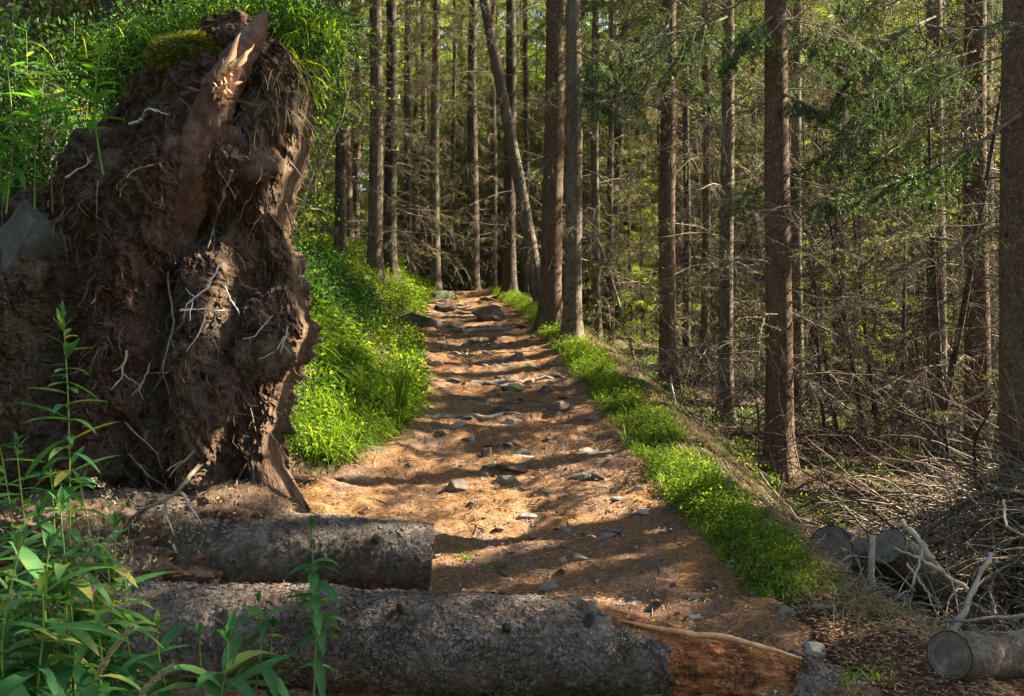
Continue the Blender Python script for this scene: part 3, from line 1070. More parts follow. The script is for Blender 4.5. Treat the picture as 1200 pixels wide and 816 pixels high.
# the snapped root standing out of the top, bark red-brown, its torn side pale
ax = np.array([at(192, 300, 5.12), at(222, 200, 4.86), at(258, 112, 4.80), at(288, 55, 4.90), at(311, 14, 4.98)])
tt = np.linspace(0, 1, 90)
P = np.stack([np.interp(tt, np.linspace(0, 1, 5), ax[:, k]) for k in range(3)], -1)
P[:, 0] += .012 * np.sin(tt * 9)
Rr = np.interp(tt, [0, .3, .6, .8, .93, 1], [.11, .092, .070, .054, .032, .008])
V, F = tubes(P[None], Rr[None], 44)
nz = fbm(V * [18, 18, 5], 4)
ctr = np.repeat(P, 44, 0)
V = ctr + (V - ctr) * (1 + .45 * nz + .35 * fbm(V * [26, 26, 9] + 4, 4, ridged=True))[:, None]
mb = MB(); mb.add(V, F)
broken = build_at(mb, "broken_root", M['root_red'], plate_loc, plate)
for u, v, u2, v2, w in ((262, 88, 282, 38, .024), (268, 82, 296, 58, .020), (258, 96, 264, 66, .016), (280, 78, 298, 52, .014), (262, 90, 248, 112, .016), (270, 86, 262, 110, .014)):
    a_, b_ = at(u, v, 4.715), at(u2, v2, 4.80)
    mb = MB()
    q = np.linspace(0, 1, 7)[:, None]
    capped_tube(mb, a_ + (b_ - a_) * q + RNG.normal(size=(7, 3)) * .004, w * np.array([.8, 1, .95, .8, .55, .3, .06]), 6)
    build_at(mb, "splinter", M['splinter'], plate_loc, broken)
for u, v in ((258, 98), (262, 104), (256, 108), (266, 100)):
    q = at(u, v, 4.70)
    Vs, Fs = leaves(np.repeat(q[None], 14, 0) + RNG.normal(size=(14, 3)) * .02, RNG.normal(size=(14, 3)) * [.6, .4, 1], rdir(14), .05, .018, .1)
    mb = MB(); mb.add(Vs, Fs)
    tag(build_at(mb, "shred", M['splinter'], plate_loc, broken), kind='stuff')

# stone held in the left edge of the plate
V, F = stone_mesh(77, (.25, .2, .27), ICO4, .35, .25)
q = at(40, 290, 4.98)
mb = MB(); mb.add(V @ np.array(Euler((0, .5, .2)).to_matrix()).T + q, F)
o = build_at(mb, "boulder", M['stone_dark'], q)
tag(o, "grey angular boulder wedged in the left side of the root plate", "stone")

# moss cushion on the shoulder of the plate
Vm, Fm = ICO4
Vm = Vm * (1 + .25 * fbm(Vm * 2, 4))[:, None] * np.array([.21, .16, .085]) * (1 + .35 * fbm(Vm * 4 + 9, 3))[:, None] + at(228, 66, 5.02)
mb = MB(); mb.add(Vm, Fm, 0)
sel = RNG.integers(0, len(Vm), 9000)
Pm = Vm[sel] + RNG.normal(size=(9000, 3)) * .008
Nm = nrm(Pm - at(228, 66, 5.02))
V, F = leaves(Pm, Nm + rdir(9000) * .7, rdir(9000), .022 + .02 * RNG.random(9000), .007, .1)
mb.add(V, F, 1)
cu = build_at(mb, "moss_cushion", [M['stone_moss'], M['moss']], at(226, 62, 5.1))
tag(cu, "yellow green moss cushion beside the snapped root on the plate", "moss")


# ------------------------------------------------------------------ the fallen logs
def log_mesh(ax, rads, n_len, n_ang, seed, peel=None, amp=.02, knots=(), peel_d=.028):
    ax, rads = np.array(ax, float), np.array(rads, float)
    seg = np.concatenate([[0], np.cumsum(np.linalg.norm(np.diff(ax, axis=0), axis=1))])
    s = np.linspace(0, seg[-1], n_len)
    C = np.stack([np.interp(s, seg, ax[:, k]) for k in range(3)], -1)
    T = nrm(np.gradient(C, axis=0))
    for _ in range(6):
        T[1:-1] = nrm((T[:-2] + T[1:-1] + T[2:]))
    Uv = nrm(np.cross(T, [0, 0, 1.0]))
    Wv = np.cross(Uv, T)
    a = np.linspace(0, 2 * np.pi, n_ang, endpoint=False)
    n0 = Uv[:, None] * np.cos(a)[None, :, None] + Wv[:, None] * np.sin(a)[None, :, None]
    r = np.interp(s, seg, rads)[:, None] * np.ones(n_ang)
    P = C[:, None] + n0 * r[..., None]
    r = r + amp * fbm(P * 3.2 + seed, 4) + amp * .42 * fbm(P * 16 + seed, 4) + .0065 * fbm(P * 34 + seed, 4, ridged=True)
    zone = np.zeros_like(r)
    if peel is not None:
        zone = peel(s / seg[-1], a, P)
        r = r - peel_d * zone
        r = r + .75 * abs(peel_d) * zone * fbm(P * ([6, 40, 40] if peel_d > 0 else [9, 9, 9]), 3)
    for fs, fa, kr, kh in knots:
        dd = np.hypot((s / seg[-1] - fs)[:, None] * seg[-1], np.arctan2(np.sin(a - fa), np.cos(a - fa))[None] * rads.mean())
        r = r + kh * np.exp(-(dd / kr) ** 2)
    P = C[:, None] + n0 * r[..., None]
    mb = MB()
    mb.add(P, grid_faces(n_len, n_ang).reshape(-1, 4), 0, zone.ravel())
    # close the seam
    i = np.arange(n_len - 1)
    b = mb.n - n_len * n_ang
    mb.F.append(np.stack([i * n_ang + n_ang - 1, (i + 1) * n_ang + n_ang - 1, (i + 1) * n_ang, i * n_ang], -1)[:, ::1] + b)
    mb.M.append(np.zeros(len(i), int))
    return mb, P, C, T


def flakes(mb, P, C, n, seed, zone=None):
    rg = np.random.default_rng(seed)
    i, j = rg.integers(2, P.shape[0] - 2, n), rg.integers(0, P.shape[1], n)
    if zone is not None:
        k = zone[i, j] < .2
        i, j = i[k], j[k]
    p = P[i, j]
    nn = nrm(p - C[i])
    d = nrm(np.cross(nn, rdir(len(p), rg)))
    L = .018 + .028 * rg.random(len(p))
    V, F = leaves(p + nn * .0015 - d * L[:, None] * .5, d + nn * rg.uniform(0, .22, (len(p), 1)), nn + rdir(len(p), rg) * .18, L, L * rg.uniform(.5, .9, len(p)), -.08)
    mb.add(V, F)


def end_cap(P_ring, c, out, rings=22, rough=.010, seed=0):
    """A sawn or broken end: concentric rings of vertices from the rim to the heart."""
    m = len(P_ring)
    q = np.linspace(1, 0, rings)
    V = np.stack([c + (P_ring - c) * k for k in q], 0)
    V = V + np.asarray(out) * (rough * fbm(V * 25 + seed, 3)[..., None] * (q < .99)[:, None, None])
    i, j = np.meshgrid(np.arange(rings - 1), np.arange(m), indexing='ij')
    j2 = (j + 1) % m
    F = np.stack([i * m + j, i * m + j2, (i + 1) * m + j2, (i + 1) * m + j], -1).reshape(-1, 4)
    mb = MB()
    mb.add(V, F, 0, np.repeat(q, m))
    return mb


def m_cut_end():
    m, nt = mat_new("sawn_log_end")
    N = NT(nt)
    v = N.coord()
    a = N.noise(v, 14, 6, .65)
    b = N.noise(v, 90, 4, .7)
    col = N.ramp(N.math('ADD', N.math('MULTIPLY', a, .7), N.math('MULTIPLY', b, .3)), [(.3, (.08, .06, .045)), (.5, (.19, .15, .115)), (.7, (.34, .285, .225))])
    zn = N.n('ShaderNodeAttribute', attribute_name="zone")
    rn = N.n('ShaderNodeTexNoise', noise_dimensions='1D')
    rn.inputs['Scale'].default_value = 1.0
    rn.inputs['Detail'].default_value = 3
    N.l(N.math('ADD', N.math('MULTIPLY', zn.outputs['Fac'], 26.0), N.math('MULTIPLY', a, 2.5)), rn.inputs['W'])
    ring = N.ramp(rn.outputs['Fac'], [(.40, .38), (.55, 1.0)])
    col = N.mix(1.0, col, ring, 'MULTIPLY')
    rim = N.ramp(zn.outputs['Fac'], [(.93, 0.0), (.96, 1.0)])
    col = N.mix(rim, col, (.045, .032, .024))
    N.out(col, .9, N.math('ADD', b, rn.outputs['Fac']), .5, .01, .2)
    return m


M['cut_end'] = m_cut_end()

# upper log, sawn off at its right end
ax = [at(158, 634, 4.62), at(250, 640, 4.65), at(340, 645, 4.68), at(505, 656, 4.76)]
mb, P, C, T = log_mesh(ax, [.21, .20, .185, .175], 260, 120, 3, lambda s_, a_, P_: S((.42 - s_[:, None] + .55 * fbm(P_ * 2.6 + 3, 5)) / .25), amp=.026, peel_d=-.022, knots=((.6, 1.2, .03, .02), (.8, .5, .025, .018)))
loc1 = at(300, 690, 4.68)
log1 = thing("fallen_log", "grey upper log with sawn right end, behind the long log under the root plate", "log", loc1)
flakes(mb, P, C, 2600, 1)
bk = build_at(mb, "bark", M['log'], loc1, log1)
build_at(end_cap(P[-1], C[-1], T[-1], seed=4), "cut_end", M['cut_end'], loc1, log1)
build_at(end_cap(P[0], C[0], -T[0], seed=5), "cut_end", M['cut_end'], loc1, log1)


def m_log2():
    """Bark of the long log, with a stretch where it has been stripped to orange-brown wood."""
    base = m_bark("long_log_bark", (.052, .038, .030), (.150, .114, .091), (.29, .235, .19), scale=40, stretch=1.0, crack=.5, warp=.15, broken=.75, lich_amt=.4, lichen=(.26, .235, .20), bump=1.1, spots=False, edge_w=.10, plate_v=.28)
    nt = base.node_tree
    N = NT(nt)
    pr = next(x for x in nt.nodes if x.type == 'BSDF_PRINCIPLED')
    old = pr.inputs['Base Color'].links[0].from_socket
    v = N.coord((.22, 1, 1))
    sl = N.noise(N.coord(), 3.0, 8, .72, .6)
    sm_ = N.noise(N.coord(), 30, 7, .75)
    soil = N.ramp(sm_, [(.32, (.030, .019, .013)), (.5, (.080, .053, .038)), (.66, (.16, .12, .085))])
    old = N.mix(N.math('MULTIPLY', N.ramp(sl, [(.45, 0.0), (.56, 1.0)]), .85), old, soil)
    g = N.noise(v, 26, 7, .7, .5)
    g2 = N.noise(N.coord((.5, 1, 1)), 5, 5, .7)
    wood = N.ramp(g, [(.3, (.040, .014, .007)), (.46, (.23, .078, .026)), (.6, (.42, .17, .062)), (.74, (.58, .31, .14))])
    dk = N.ramp(g2, [(.38, 1.0), (.52, 0.0)])
    wood = N.mix(N.math('MULTIPLY', dk, .8), wood, (.035, .016, .010))
    zn = N.n('ShaderNodeAttribute', attribute_name="zone")
    col = N.mix(N.ramp(zn.outputs['Fac'], [(.4, 0.0), (.6, 1.0)]), old, wood)
    N.l(col, pr.inputs['Base Color'])
    return base


M['log2'] = m_log2()


def peel2(s, a, P):
    e = .06 * fbm(P * 5.5, 4) + .035 * fbm(P * 19, 3)
    x = s[:, None] + e * .9
    lo = .735 + .03 * np.cos(a)[None]
    top = np.sin(a)[None]
    lo = lo - .035 * S((top - .62) / .2) * 1.6        # a strip torn further along the upper side
    return S((x - lo) / .008) * S((.915 + e * .6 - s[:, None]) / .006)


ax = [at(20, 742, 4.15), at(170, 746, 4.1), at(400, 749, 4.02), at(700, 762, 4.0), at(930, 812, 3.98), at(1006, 836, 3.97)]
mb, P, C, T = log_mesh(ax, [.22, .225, .218, .205, .168, .145], 620, 190, 8, peel2, amp=.042, knots=((.56, 1.1, .03, .02), (.575, .4, .03, .022), (.60, .15, .025, .02), (.40, .9, .05, .02), (.7, .3, .03, .018)))
loc2 = at(560, 850, 4.0)
log2 = thing("fallen_log", "long log across the bottom of the path, stripped to orange wood near its right end", "log", loc2)
flakes(mb, P, C, 7000, 2, mb.A[0].reshape(P.shape[:2]))
m_ = P[..., 2] > C[:, None, 2] + .10
lz = P[m_]
q_ = lz[RNG.integers(0, len(lz), 1500)] + [0, 0, .003]
Vl, Fl = leaves(q_, rdir(1500) * [1, 1, .2], np.array([[0, -.4, 1.0]]) + rdir(1500) * .3, .012 + .02 * RNG.random(1500), .003 + .004 * RNG.random(1500), .1)
mb.add(Vl, Fl, 1)
build_at(mb, "bark", [M['log2'], M['litter']], loc2, log2)
build_at(end_cap(P[-1], C[-1], T[-1], seed=6, rough=.03), "broken_end", M['cut_end'], loc2, log2)
build_at(end_cap(P[0], C[0], -T[0], seed=7), "broken_end", M['cut_end'], loc2, log2)
# torn strip of orange wood along the top of the stripped stretch
P = np.array([at(728, 727, 3.93), at(780, 738, 3.9), at(850, 748, 3.9), at(905, 762, 3.92), at(940, 772, 3.93)])
tt = np.linspace(0, 1, 17)
Q = np.stack([np.interp(tt, np.linspace(0, 1, 5), P[:, k]) for k in range(3)], -1)
mb = MB()
capped_tube(mb, Q + RNG.normal(size=Q.shape) * .003, .012 * np.sin(np.pi * np.clip(tt * .9 + .06, 0, 1)) + .002, 6)
build_at(mb, "torn_strip", M['splinter'], loc2, log2)
# short stubs of branches on the logs
for u, v, Y, d, par, lc in ((595, 735, 3.80, (.1, -.8, .3), log2, loc2), (548, 772, 3.79, (0, -1, .1), log2, loc2), (470, 712, 3.86, (-.2, -.5, .8), log2, loc2), (690, 726, 3.85, (.2, -.4, .9), log2, loc2), (440, 632, 4.55, (.1, -.7, .6), log1, loc1), (380, 652, 4.52, (-.1, -1, .2), log1, loc1)):
    q = at(u, v, Y)
    mb = MB()
    capped_tube(mb, np.array([q - np.array(d) * .03, q, q + np.array(d) * .035]), [.022, .018, .012], 9)
    build_at(mb, "branch_stub", M['twig_dark_shade'], lc, par)

Va, Fa = ico(6)
Va = Va * (1 + .42 * fbm(Va * 1.6 + 3, 5) + .17 * fbm(Va * 6, 4, ridged=True) + .13 * fbm(Va * 15, 4))[:, None]
qa = at(120, 655, 4.70)
Va = Va * np.array([.66, .46, .30]) + qa
mb = MB(); mb.add(Va, Fa, 0, .15)
def litter_on(mb, V, n):
    q = V[RNG.integers(0, len(V), n)] + RNG.normal(size=(n, 3)) * .006
    Vl, Fl = leaves(q, rdir(n) + [0, 0, -.2], rdir(n), .012 + .035 * RNG.random(n) ** 2, .004 + .008 * RNG.random(n), .2)
    mb.add(Vl, Fl, 1)
    m = n // 12
    p0 = V[RNG.integers(0, len(V), m)]
    d = nrm(rdir(m) + [0, -.3, 0])
    ln = (.04 + .12 * RNG.random(m) ** 2)[:, None]
    Vt, Ft = tubes(np.stack([p0, p0 + d * ln * .5 + RNG.normal(size=(m, 3)) * .01, p0 + (d + [0, 0, -.3]) * ln], 1), np.array([[.003, .0022, .001]]) * RNG.uniform(.5, 1.3, (m, 1)), 4)
    mb.add(Vt, Ft, 2)
EARTH = [M['rootplate'], M['litter'], M['rootlet']]
litter_on(mb, Va, 5200)
build_at(mb, "fallen_earth", EARTH, plate_loc, plate)
Va, Fa = ico(5)
Va = Va * (1 + .45 * fbm(Va * 1.8 + 9, 5) + .18 * fbm(Va * 6 + 2, 4, ridged=True) + .12 * fbm(Va * 14, 4))[:, None]
mb = MB(); mb.add(Va * np.array([.30, .26, .15]) + at(272, 606, 4.78), Fa, 0, .2)
litter_on(mb, mb.V[0], 1500)
build_at(mb, "fallen_earth", EARTH, plate_loc, plate)

# bleached antler-like roots hanging over the upper log
for pxs, r, lab in [
    ([(232, 546), (217, 566), (203, 582), (185, 590), (170, 596)], .012, "long grey root hanging from the plate down to the upper log"),
    ([(212, 577), (219, 585), (221, 594), (229, 590)], .009, "white forked rootlet sticking up above the upper log"),
    ([(192, 593), (194, 602), (192, 612)], .007, "short white rootlet pointing down left of the forked one"),
    ([(198, 634), (204, 640), (208, 652)], .008, "white peg of root low on the face of the upper log"),
]:
    pts = np.array([at(u, v, 4.42 if v > 560 else 4.6) for u, v in pxs])
    tt = np.linspace(0, 1, 14)
    Q = np.stack([np.interp(tt, np.linspace(0, 1, len(pts)), pts[:, k]) for k in range(3)], -1) + RNG.normal(size=(14, 3)) * .002
    mb = MB()
    capped_tube(mb, Q, r * (1 - .5 * tt), 7)
    q = nrm(Q[7] - Q[5]) * .03 + np.array([.02, 0, -.02])
    capped_tube(mb, np.array([Q[8], Q[8] + q, Q[8] + q * 1.8 + [0, 0, -.01]]), r * np.array([.6, .5, .25]), 6)
    o = build_at(mb, "dead_root", M['rootlet_pale'] if r < .0119 else M['twig_grey'], pts[-1])
    tag(o, lab, "root")


# ------------------------------------------------------------------ spruce branches
def resample(P, n):
    P = np.asarray(P, float)
    seg = np.concatenate([[0], np.cumsum(np.linalg.norm(np.diff(P, axis=0), axis=1))])
    s = np.linspace(0, seg[-1], n)
    return np.stack([np.interp(s, seg, P[:, k]) for k in range(3)], -1)


def branch_geo(main, seed, r0=.009, n_sec=18, sec_len=.55, n_ter=3, needles=0, nlen=.03, nwid=.006, step=.02, droop=.35, live_from=.25, tip=.15):
    """A spruce limb along a given line: side twigs left and right, finer twigs on those, needles if it is alive."""
    rg = np.random.default_rng(seed)
    n = 12
    P = resample(main, n)
    L = np.linalg.norm(np.diff(P, axis=0), axis=1).sum()
    Vm, Fm = tubes(P[None], (r0 * np.linspace(1, tip, n))[None], 5)
    tv, tf, off = [Vm], [Fm], len(Vm)
    T = nrm(np.gradient(P, axis=0))
    t = np.sort(rg.uniform(.12, .98, n_sec))
    idx = t * (n - 1)
    i0 = np.minimum(idx.astype(int), n - 2)
    fr = (idx - i0)[:, None]
    B = P[i0] * (1 - fr) + P[i0 + 1] * fr
    Tt = T[i0]
    side = nrm(np.cross(Tt, [0, 0, 1.0])) * np.where(np.arange(n_sec) % 2, 1, -1)[:, None]
    D = nrm(Tt * rg.uniform(.35, .9, (n_sec, 1)) + side * rg.uniform(.5, 1.0, (n_sec, 1)) + rg.normal(size=(n_sec, 3)) * .22 - np.array([0, 0, .15]))
    ls = (sec_len * L * (1 - .62 * t) * rg.uniform(.45, 1.0, n_sec))[:, None]

    def curve(B, D, ls, k, dr):
        out = [B]
        d = D
        for _ in range(k - 1):
            d = nrm(d + rg.normal(size=d.shape) * .13 + np.array([0, 0, -dr / (k - 1)]))
            out.append(out[-1] + d * ls / (k - 1))
        return np.stack(out, 1)
    C2 = curve(B, D, ls, 6, droop)
    V, F = tubes(C2, (np.minimum(.40 * r0, .0048) * np.linspace(1, .3, 6))[None] * np.ones((n_sec, 1)), 3)
    tv.append(V); tf.append(F + off); off += len(V)
    C3 = None
    if n_ter:
        k = rg.integers(1, 5, (n_sec, n_ter))
        B3 = C2[np.arange(n_sec)[:, None], k].reshape(-1, 3)
        D3 = (C2[np.arange(n_sec)[:, None], k + 1 - (k == 5)] - C2[np.arange(n_sec)[:, None], k - 1]).reshape(-1, 3)
        D3 = nrm(nrm(D3) * .7 + rg.normal(size=D3.shape) * .6 - np.array([0, 0, .15]))
        l3 = np.repeat(ls * .45, n_ter, 0) * rg.uniform(.35, 1, (n_sec * n_ter, 1))
        C3 = curve(B3, D3, l3, 4, droop * .8)
        V, F = tubes(C3, (np.minimum(.28 * r0, .0031) * np.linspace(1, .4, 4))[None] * np.ones((len(C3), 1)), 3)
        tv.append(V); tf.append(F + off); off += len(V)
    res = {'tw': (np.concatenate(tv), np.concatenate(tf))}
    if needles:
        pts, ds = [], []
        for C in ([C2] + ([C3] if C3 is not None else []) + [P[None, int(n * .5):]]):
            ll = np.linalg.norm(np.diff(C, axis=1), axis=2).sum(1)
            for q in range(len(C)):
                m = max(2, int(ll[q] / step))
                s = np.sort(rg.random(m)) * (len(C[q]) - 1)
                j = np.minimum(s.astype(int), len(C[q]) - 2)
                f = (s - j)[:, None]
                pp = C[q][j] * (1 - f) + C[q][j + 1] * f
                dd = nrm(C[q][j + 1] - C[q][j])
                pts.append(np.repeat(pp, needles, 0)); ds.append(np.repeat(dd, needles, 0))
        pts, ds = np.concatenate(pts), np.concatenate(ds)
        # bare near the trunk
        dist = np.linalg.norm(pts - P[0], axis=1)
        keep = rg.random(len(pts)) < np.clip((dist / L - live_from) / .2 + .25 * (live_from < .2), 0, 1)
        pts, ds = pts[keep], ds[keep]
        pr = nrm(np.cross(ds, rdir(len(ds), rg)))
        dn = nrm(ds * .75 + pr * .8 + np.array([0, 0, .12]))
        res['nd'] = leaves(pts, dn, rdir(len(ds), rg), nlen * rg.uniform(.7, 1.2, len(ds)), nwid, .1)
    return res


def std_main(seed, L=1.6, rise=.10, fall=.34, n=10):
    rg = np.random.default_rng(seed + 999)
    t = np.linspace(0, 1, n)
    y = np.cumsum(rg.normal(size=n)) * .018 * L
    z = L * (rise * rg.uniform(-.6, 1.4) * t - fall * rg.uniform(.4, 1.4) * t ** 2) + np.cumsum(rg.normal(size=n)) * .010 * L
    return np.stack([L * t * .97, y - y[0], z - z[0]], -1)


NDEAD = 14
dead_geo = [branch_geo(std_main(k), 20 + k, .0085, int(8 + (k * 5) % 12), .40 + .03 * (k % 5), 4, 1 if k % 2 == 0 else 0, .040, .007, .022, droop=.6) for k in range(NDEAD)]
dead_mesh = [(MB().add(*g['tw']).add(*g['nd'], 1) if 'nd' in g else MB().add(*g['tw'])).data("dead_branch", [M['twig'], M['lichen']]) for g in dead_geo]
live_geo = [branch_geo(std_main(50 + k, 1.9, .06, .30), 70 + k, .011, 26, .42, 4, 3, .024, .0045, .016, droop=.55, live_from=.22) for k in range(5)]
live_mesh = [MB().add(*g['tw']).add(*g['nd'], 1).data("live_branch", [M['twig'], M['needles']]) for g in live_geo]
# lighter versions for crowns that stand far off or high up
live_far = [branch_geo(std_main(150 + k, 1.9, .05, .30), 170 + k, .012, 22, .42, 3, 3, .052, .014, .034, droop=.6, live_from=.1) for k in range(6)]
dead_far = [branch_geo(std_main(250 + k), 270 + k, .013, 20, .50, 4, 2, .075, .014, .032, droop=.95, live_from=.05) for k in range(8)]
live_vfar = [branch_geo(std_main(350 + k, 1.9, .05, .30), 370 + k, .016, 12, .50, 0, 2, .20, .062, .080, droop=.7, live_from=.05) for k in range(5)]
for g in live_vfar:                                   # at that distance only the limb itself and its sprays are seen
    g['tw'] = (g['tw'][0][:60], g['tw'][1][:55])
live_mid = [branch_geo(std_main(390 + k, 1.9, .05, .30), 395 + k, .015, 12, .50, 0, 3, .10, .030, .060, droop=.8, live_from=.05) for k in range(5)]
for g in live_mid:
    g['tw'] = (g['tw'][0][:60], g['tw'][1][:55])


def put_branch(mb, g, base, az, elev, s, m_tw, m_nd):
    c, sn = math.cos(az), math.sin(az)
    ce, se = math.cos(elev), math.sin(elev)
    Rm = np.array([[c, -sn, 0], [sn, c, 0], [0, 0, 1]]) @ np.array([[ce, 0, -se], [0, 1, 0], [se, 0, ce]])
    V, F = g['tw']
    mb.add(V @ Rm.T * s + base, F, m_tw)
    if 'nd' in g:
        V, F = g['nd']
        mb.add(V @ Rm.T * s + base, F, m_nd)


def crown_mesh(seed, H, dead, live, name="crown", mats=None):
    """dead / live: (z from, z to, how many, length at the bottom, length at the top)."""
    rg = np.random.default_rng(seed)
    mb = MB()
    for spec, geos, L0 in ((dead, dead_far, 1.6), (live, live_far, 1.9)):
        if not spec:
            continue
        z0, z1, nb, l0, l1 = spec
        for k in range(nb):
            f = (k + rg.random()) / nb
            z = z0 + (z1 - z0) * f
            ln = (l0 + (l1 - l0) * f) * rg.uniform(.55, 1.1)
            r = .12 * (1 - z / H)
            az = k * 2.4 + rg.normal() * .5
            put_branch(mb, geos[rg.integers(len(geos))], np.array([math.cos(az) * r, math.sin(az) * r, z]), az, rg.normal() * .12 + (.15 if geos is live_far else -.02), ln / L0, 0, 1 if geos is live_far else 2)
    return mb.data(name, (mats or [M['twig'], M['needles_far']]) + [M['lichen']])


def trunk_data(seed, H, r0, lean=(0, 0), bend=0., sides=20, mat='bark', dz=.16, stubs=30, flare=.55, name="trunk", zmax_fine=8.0):
    rg = np.random.default_rng(seed)
    z = np.concatenate([np.arange(-.5, zmax_fine, dz), np.linspace(zmax_fine, H, 16)])
    zz = np.clip(z, 0, None)
    r = r0 * (1 - (zz / H) ** 1.1 * .95) * (1 + flare * np.exp(-np.clip(z + .1, 0, None) / .22))
    cx = lean[0] * z + bend * np.sin(z / H * 5) + .018 * np.sin(z * .9 + seed)
    cy = lean[1] * z + .018 * np.cos(z * .7 + seed)
    a = np.linspace(0, 2 * np.pi, sides, endpoint=False)
    n0 = np.stack([np.cos(a), np.sin(a)], -1)
    P0 = np.stack([cx[:, None] + n0[None, :, 0] * r[:, None], cy[:, None] + n0[None, :, 1] * r[:, None], np.repeat(z[:, None], sides, 1)], -1)
    rr = r[:, None] * (1 + .09 * fbm(P0 * [7, 7, 2.2] + seed, 3) + .05 * fbm(P0 * [26, 26, 14] + seed, 2))
    lob = .16 * np.exp(-np.clip(z, 0, None) / .25)[:, None] * np.cos(a[None] * 5 + seed)
    rr = rr * (1 + lob)
    V = np.stack([cx[:, None] + n0[None, :, 0] * rr, cy[:, None] + n0[None, :, 1] * rr, np.repeat(z[:, None], sides, 1)], -1)
    n = len(z)
    mb = MB()
    mb.add(V, grid_faces(n, sides), 0)
    i = np.arange(n - 1)
    mb.F.append(np.stack([i * sides + sides - 1, (i + 1) * sides + sides - 1, (i + 1) * sides, i * sides], -1))
    mb.M.append(np.zeros(n - 1, int))
    mb.F = [f[:, ::-1] for f in mb.F]
    if stubs:
        zs = rg.uniform(.3, min(H * .6, 9), stubs)
        az = rg.uniform(0, 6.283, stubs)
        rs = np.interp(zs, z, r)
        c = np.stack([np.interp(zs, z, cx), np.interp(zs, z, cy), zs], -1)
        d = np.stack([np.cos(az), np.sin(az), np.full(stubs, .1)], -1)
        ln = rg.uniform(.015, .07, stubs)[:, None]
        pts = np.stack([c + d * (rs * .8)[:, None], c + d * (rs[:, None] + ln * .5), c + d * (rs[:, None] + ln)], 1)
        Vs, Fs = tubes(pts, np.array([.011, .009, .005])[None] * rg.uniform(.7, 1.4, (stubs, 1)), 5)
        mb.add(Vs, Fs, 1)
    me = mb.data(name, [M[mat], M['twig']])
    cz = lambda q: np.array([np.interp(q, z, cx), np.interp(q, z, cy)])
    cr = lambda q: float(np.interp(q, z, r))
    return me, cz, cr


HIGH = [crown_mesh(300 + k, 17, (5.5, 10.5, 16, 1.2, 1.6), (11, 16.6, 36, 2.6, .7), mats=[M['twig'], M['needles_far']]) for k in range(3)]
TREES = []          # (X, Y) of every trunk so far


def near_tree(px, w, Y, label, dead=(1.0, 6.0, 14), mat='bark', lean=(0, 0), bend=0., group=None, crown=True, H=17., sides=22, seed=0, blen=(.7, 2.1), live=0, toward=None, flare=.85):
    X = (px - 600) / F_PX * Y
    z0 = float(ground_z(X, Y)) - .03
    r0 = w / F_PX * Y * .5 * 1.06
    TREES.append((X, Y))
    t = thing("spruce_tree", label, "tree", (X, Y, z0), group)
    me, cz, cr = trunk_data(seed, H, r0, lean, bend, sides, mat, flare=flare)
    link("trunk", me, t)
    rg = np.random.default_rng(seed + 5)
    zb0, zb1, nb = dead
    nb = int(nb * 2.0)
    zb0 *= .6
    for k in range(nb):
        z = zb0 + (zb1 - zb0) * (k + rg.random()) / nb
        az = rg.uniform(0, 6.283) if toward is None else toward + rg.normal() * .9
        isl = k >= nb - live
        o = link("live_branch" if isl else "dead_branch", live_mesh[rg.integers(len(live_mesh))] if isl else dead_mesh[rg.integers(NDEAD)], t)
        c = cz(z)
        r = cr(z) * .85
        o.location = (c[0] + math.cos(az) * r, c[1] + math.sin(az) * r, z)
        s = rg.uniform(*blen) / 1.6
        o.scale = (s, s, s)
        o.rotation_euler = (rg.normal() * .25, rg.normal() * .16 + .05, az)
    if crown:
        link("crown", HIGH[seed % 3], t).rotation_euler = (0, 0, seed * 1.3)
    return t


# the trees one can tell apart, from the path outwards: bearing, width in the photograph, distance
Q = near_tree(911, 31, 9.2, "stoutest right-hand spruce, its reddish trunk sunlit down one edge, rising from the dark hollow", (1.2, 5.4, 24), live=8, seed=1)
near_tree(934, 13, 12.8, "thin grey spruce half hidden right behind the stoutest right-hand trunk", (1.0, 6.5, 16), live=5, seed=2, mat='bark_grey')
near_tree(783, 20, 12.6, "straight brown spruce at the verge with a bright sunlit edge down to its foot", (1.0, 6.5, 18), live=7, seed=3)
near_tree(852, 17, 11.6, "slim grey brown spruce between the verge tree and the stoutest right-hand trunk", (1.0, 6.0, 18), live=7, seed=4, mat='bark_grey')
near_tree(827, 10, 14.2, "thin spruce pole close to the left of the slim grey brown spruce", (1.0, 6.5, 14), live=6, seed=5)
near_tree(804, 9, 16.0, "thin dark spruce pole just right of the straight verge spruce", (1.0, 7, 14), live=6, seed=6, mat='bark_far')
near_tree(1096, 22, 10.4, "pale barked spruce with a thin lit edge behind the brush heap", (1.0, 5.8, 26), live=6, seed=7, mat='bark_grey')
near_tree(1144, 29, 9.2, "reddish spruce trunk behind the brush heap, second from the right edge", (1.0, 5.4, 24), live=5, seed=8)
near_tree(1196, 44, 6.6, "thick dark spruce cut by the right edge of the photo", (1.2, 4.4, 14), live=5, seed=9, mat='bark', blen=(.6, 1.2))
near_tree(985, 15, 15.5, "dim spruce trunk in the thicket between the stoutest trunk and the pale barked one", (1.0, 7, 16), live=8, seed=10, mat='bark_far')
near_tree(646, 25, 12.9, "left of the twin spruces touching each other at the bend of the path, brown barked", (1.6, 6.6, 9), seed=11, lean=(.002, 0), bend=.03)
near_tree(671, 20, 11.6, "right of the twin spruces at the bend of the path, greyer and slimmer", (1.4, 6.2, 9), seed=12, mat='bark_grey', lean=(.001, 0))
near_tree(634, 15, 15.6, "leaning grey spruce tilted over to the left behind the twin spruces", (1.5, 8, 12), seed=13, mat='bark_grey', lean=(-.19, .02), bend=.06, flare=.3)
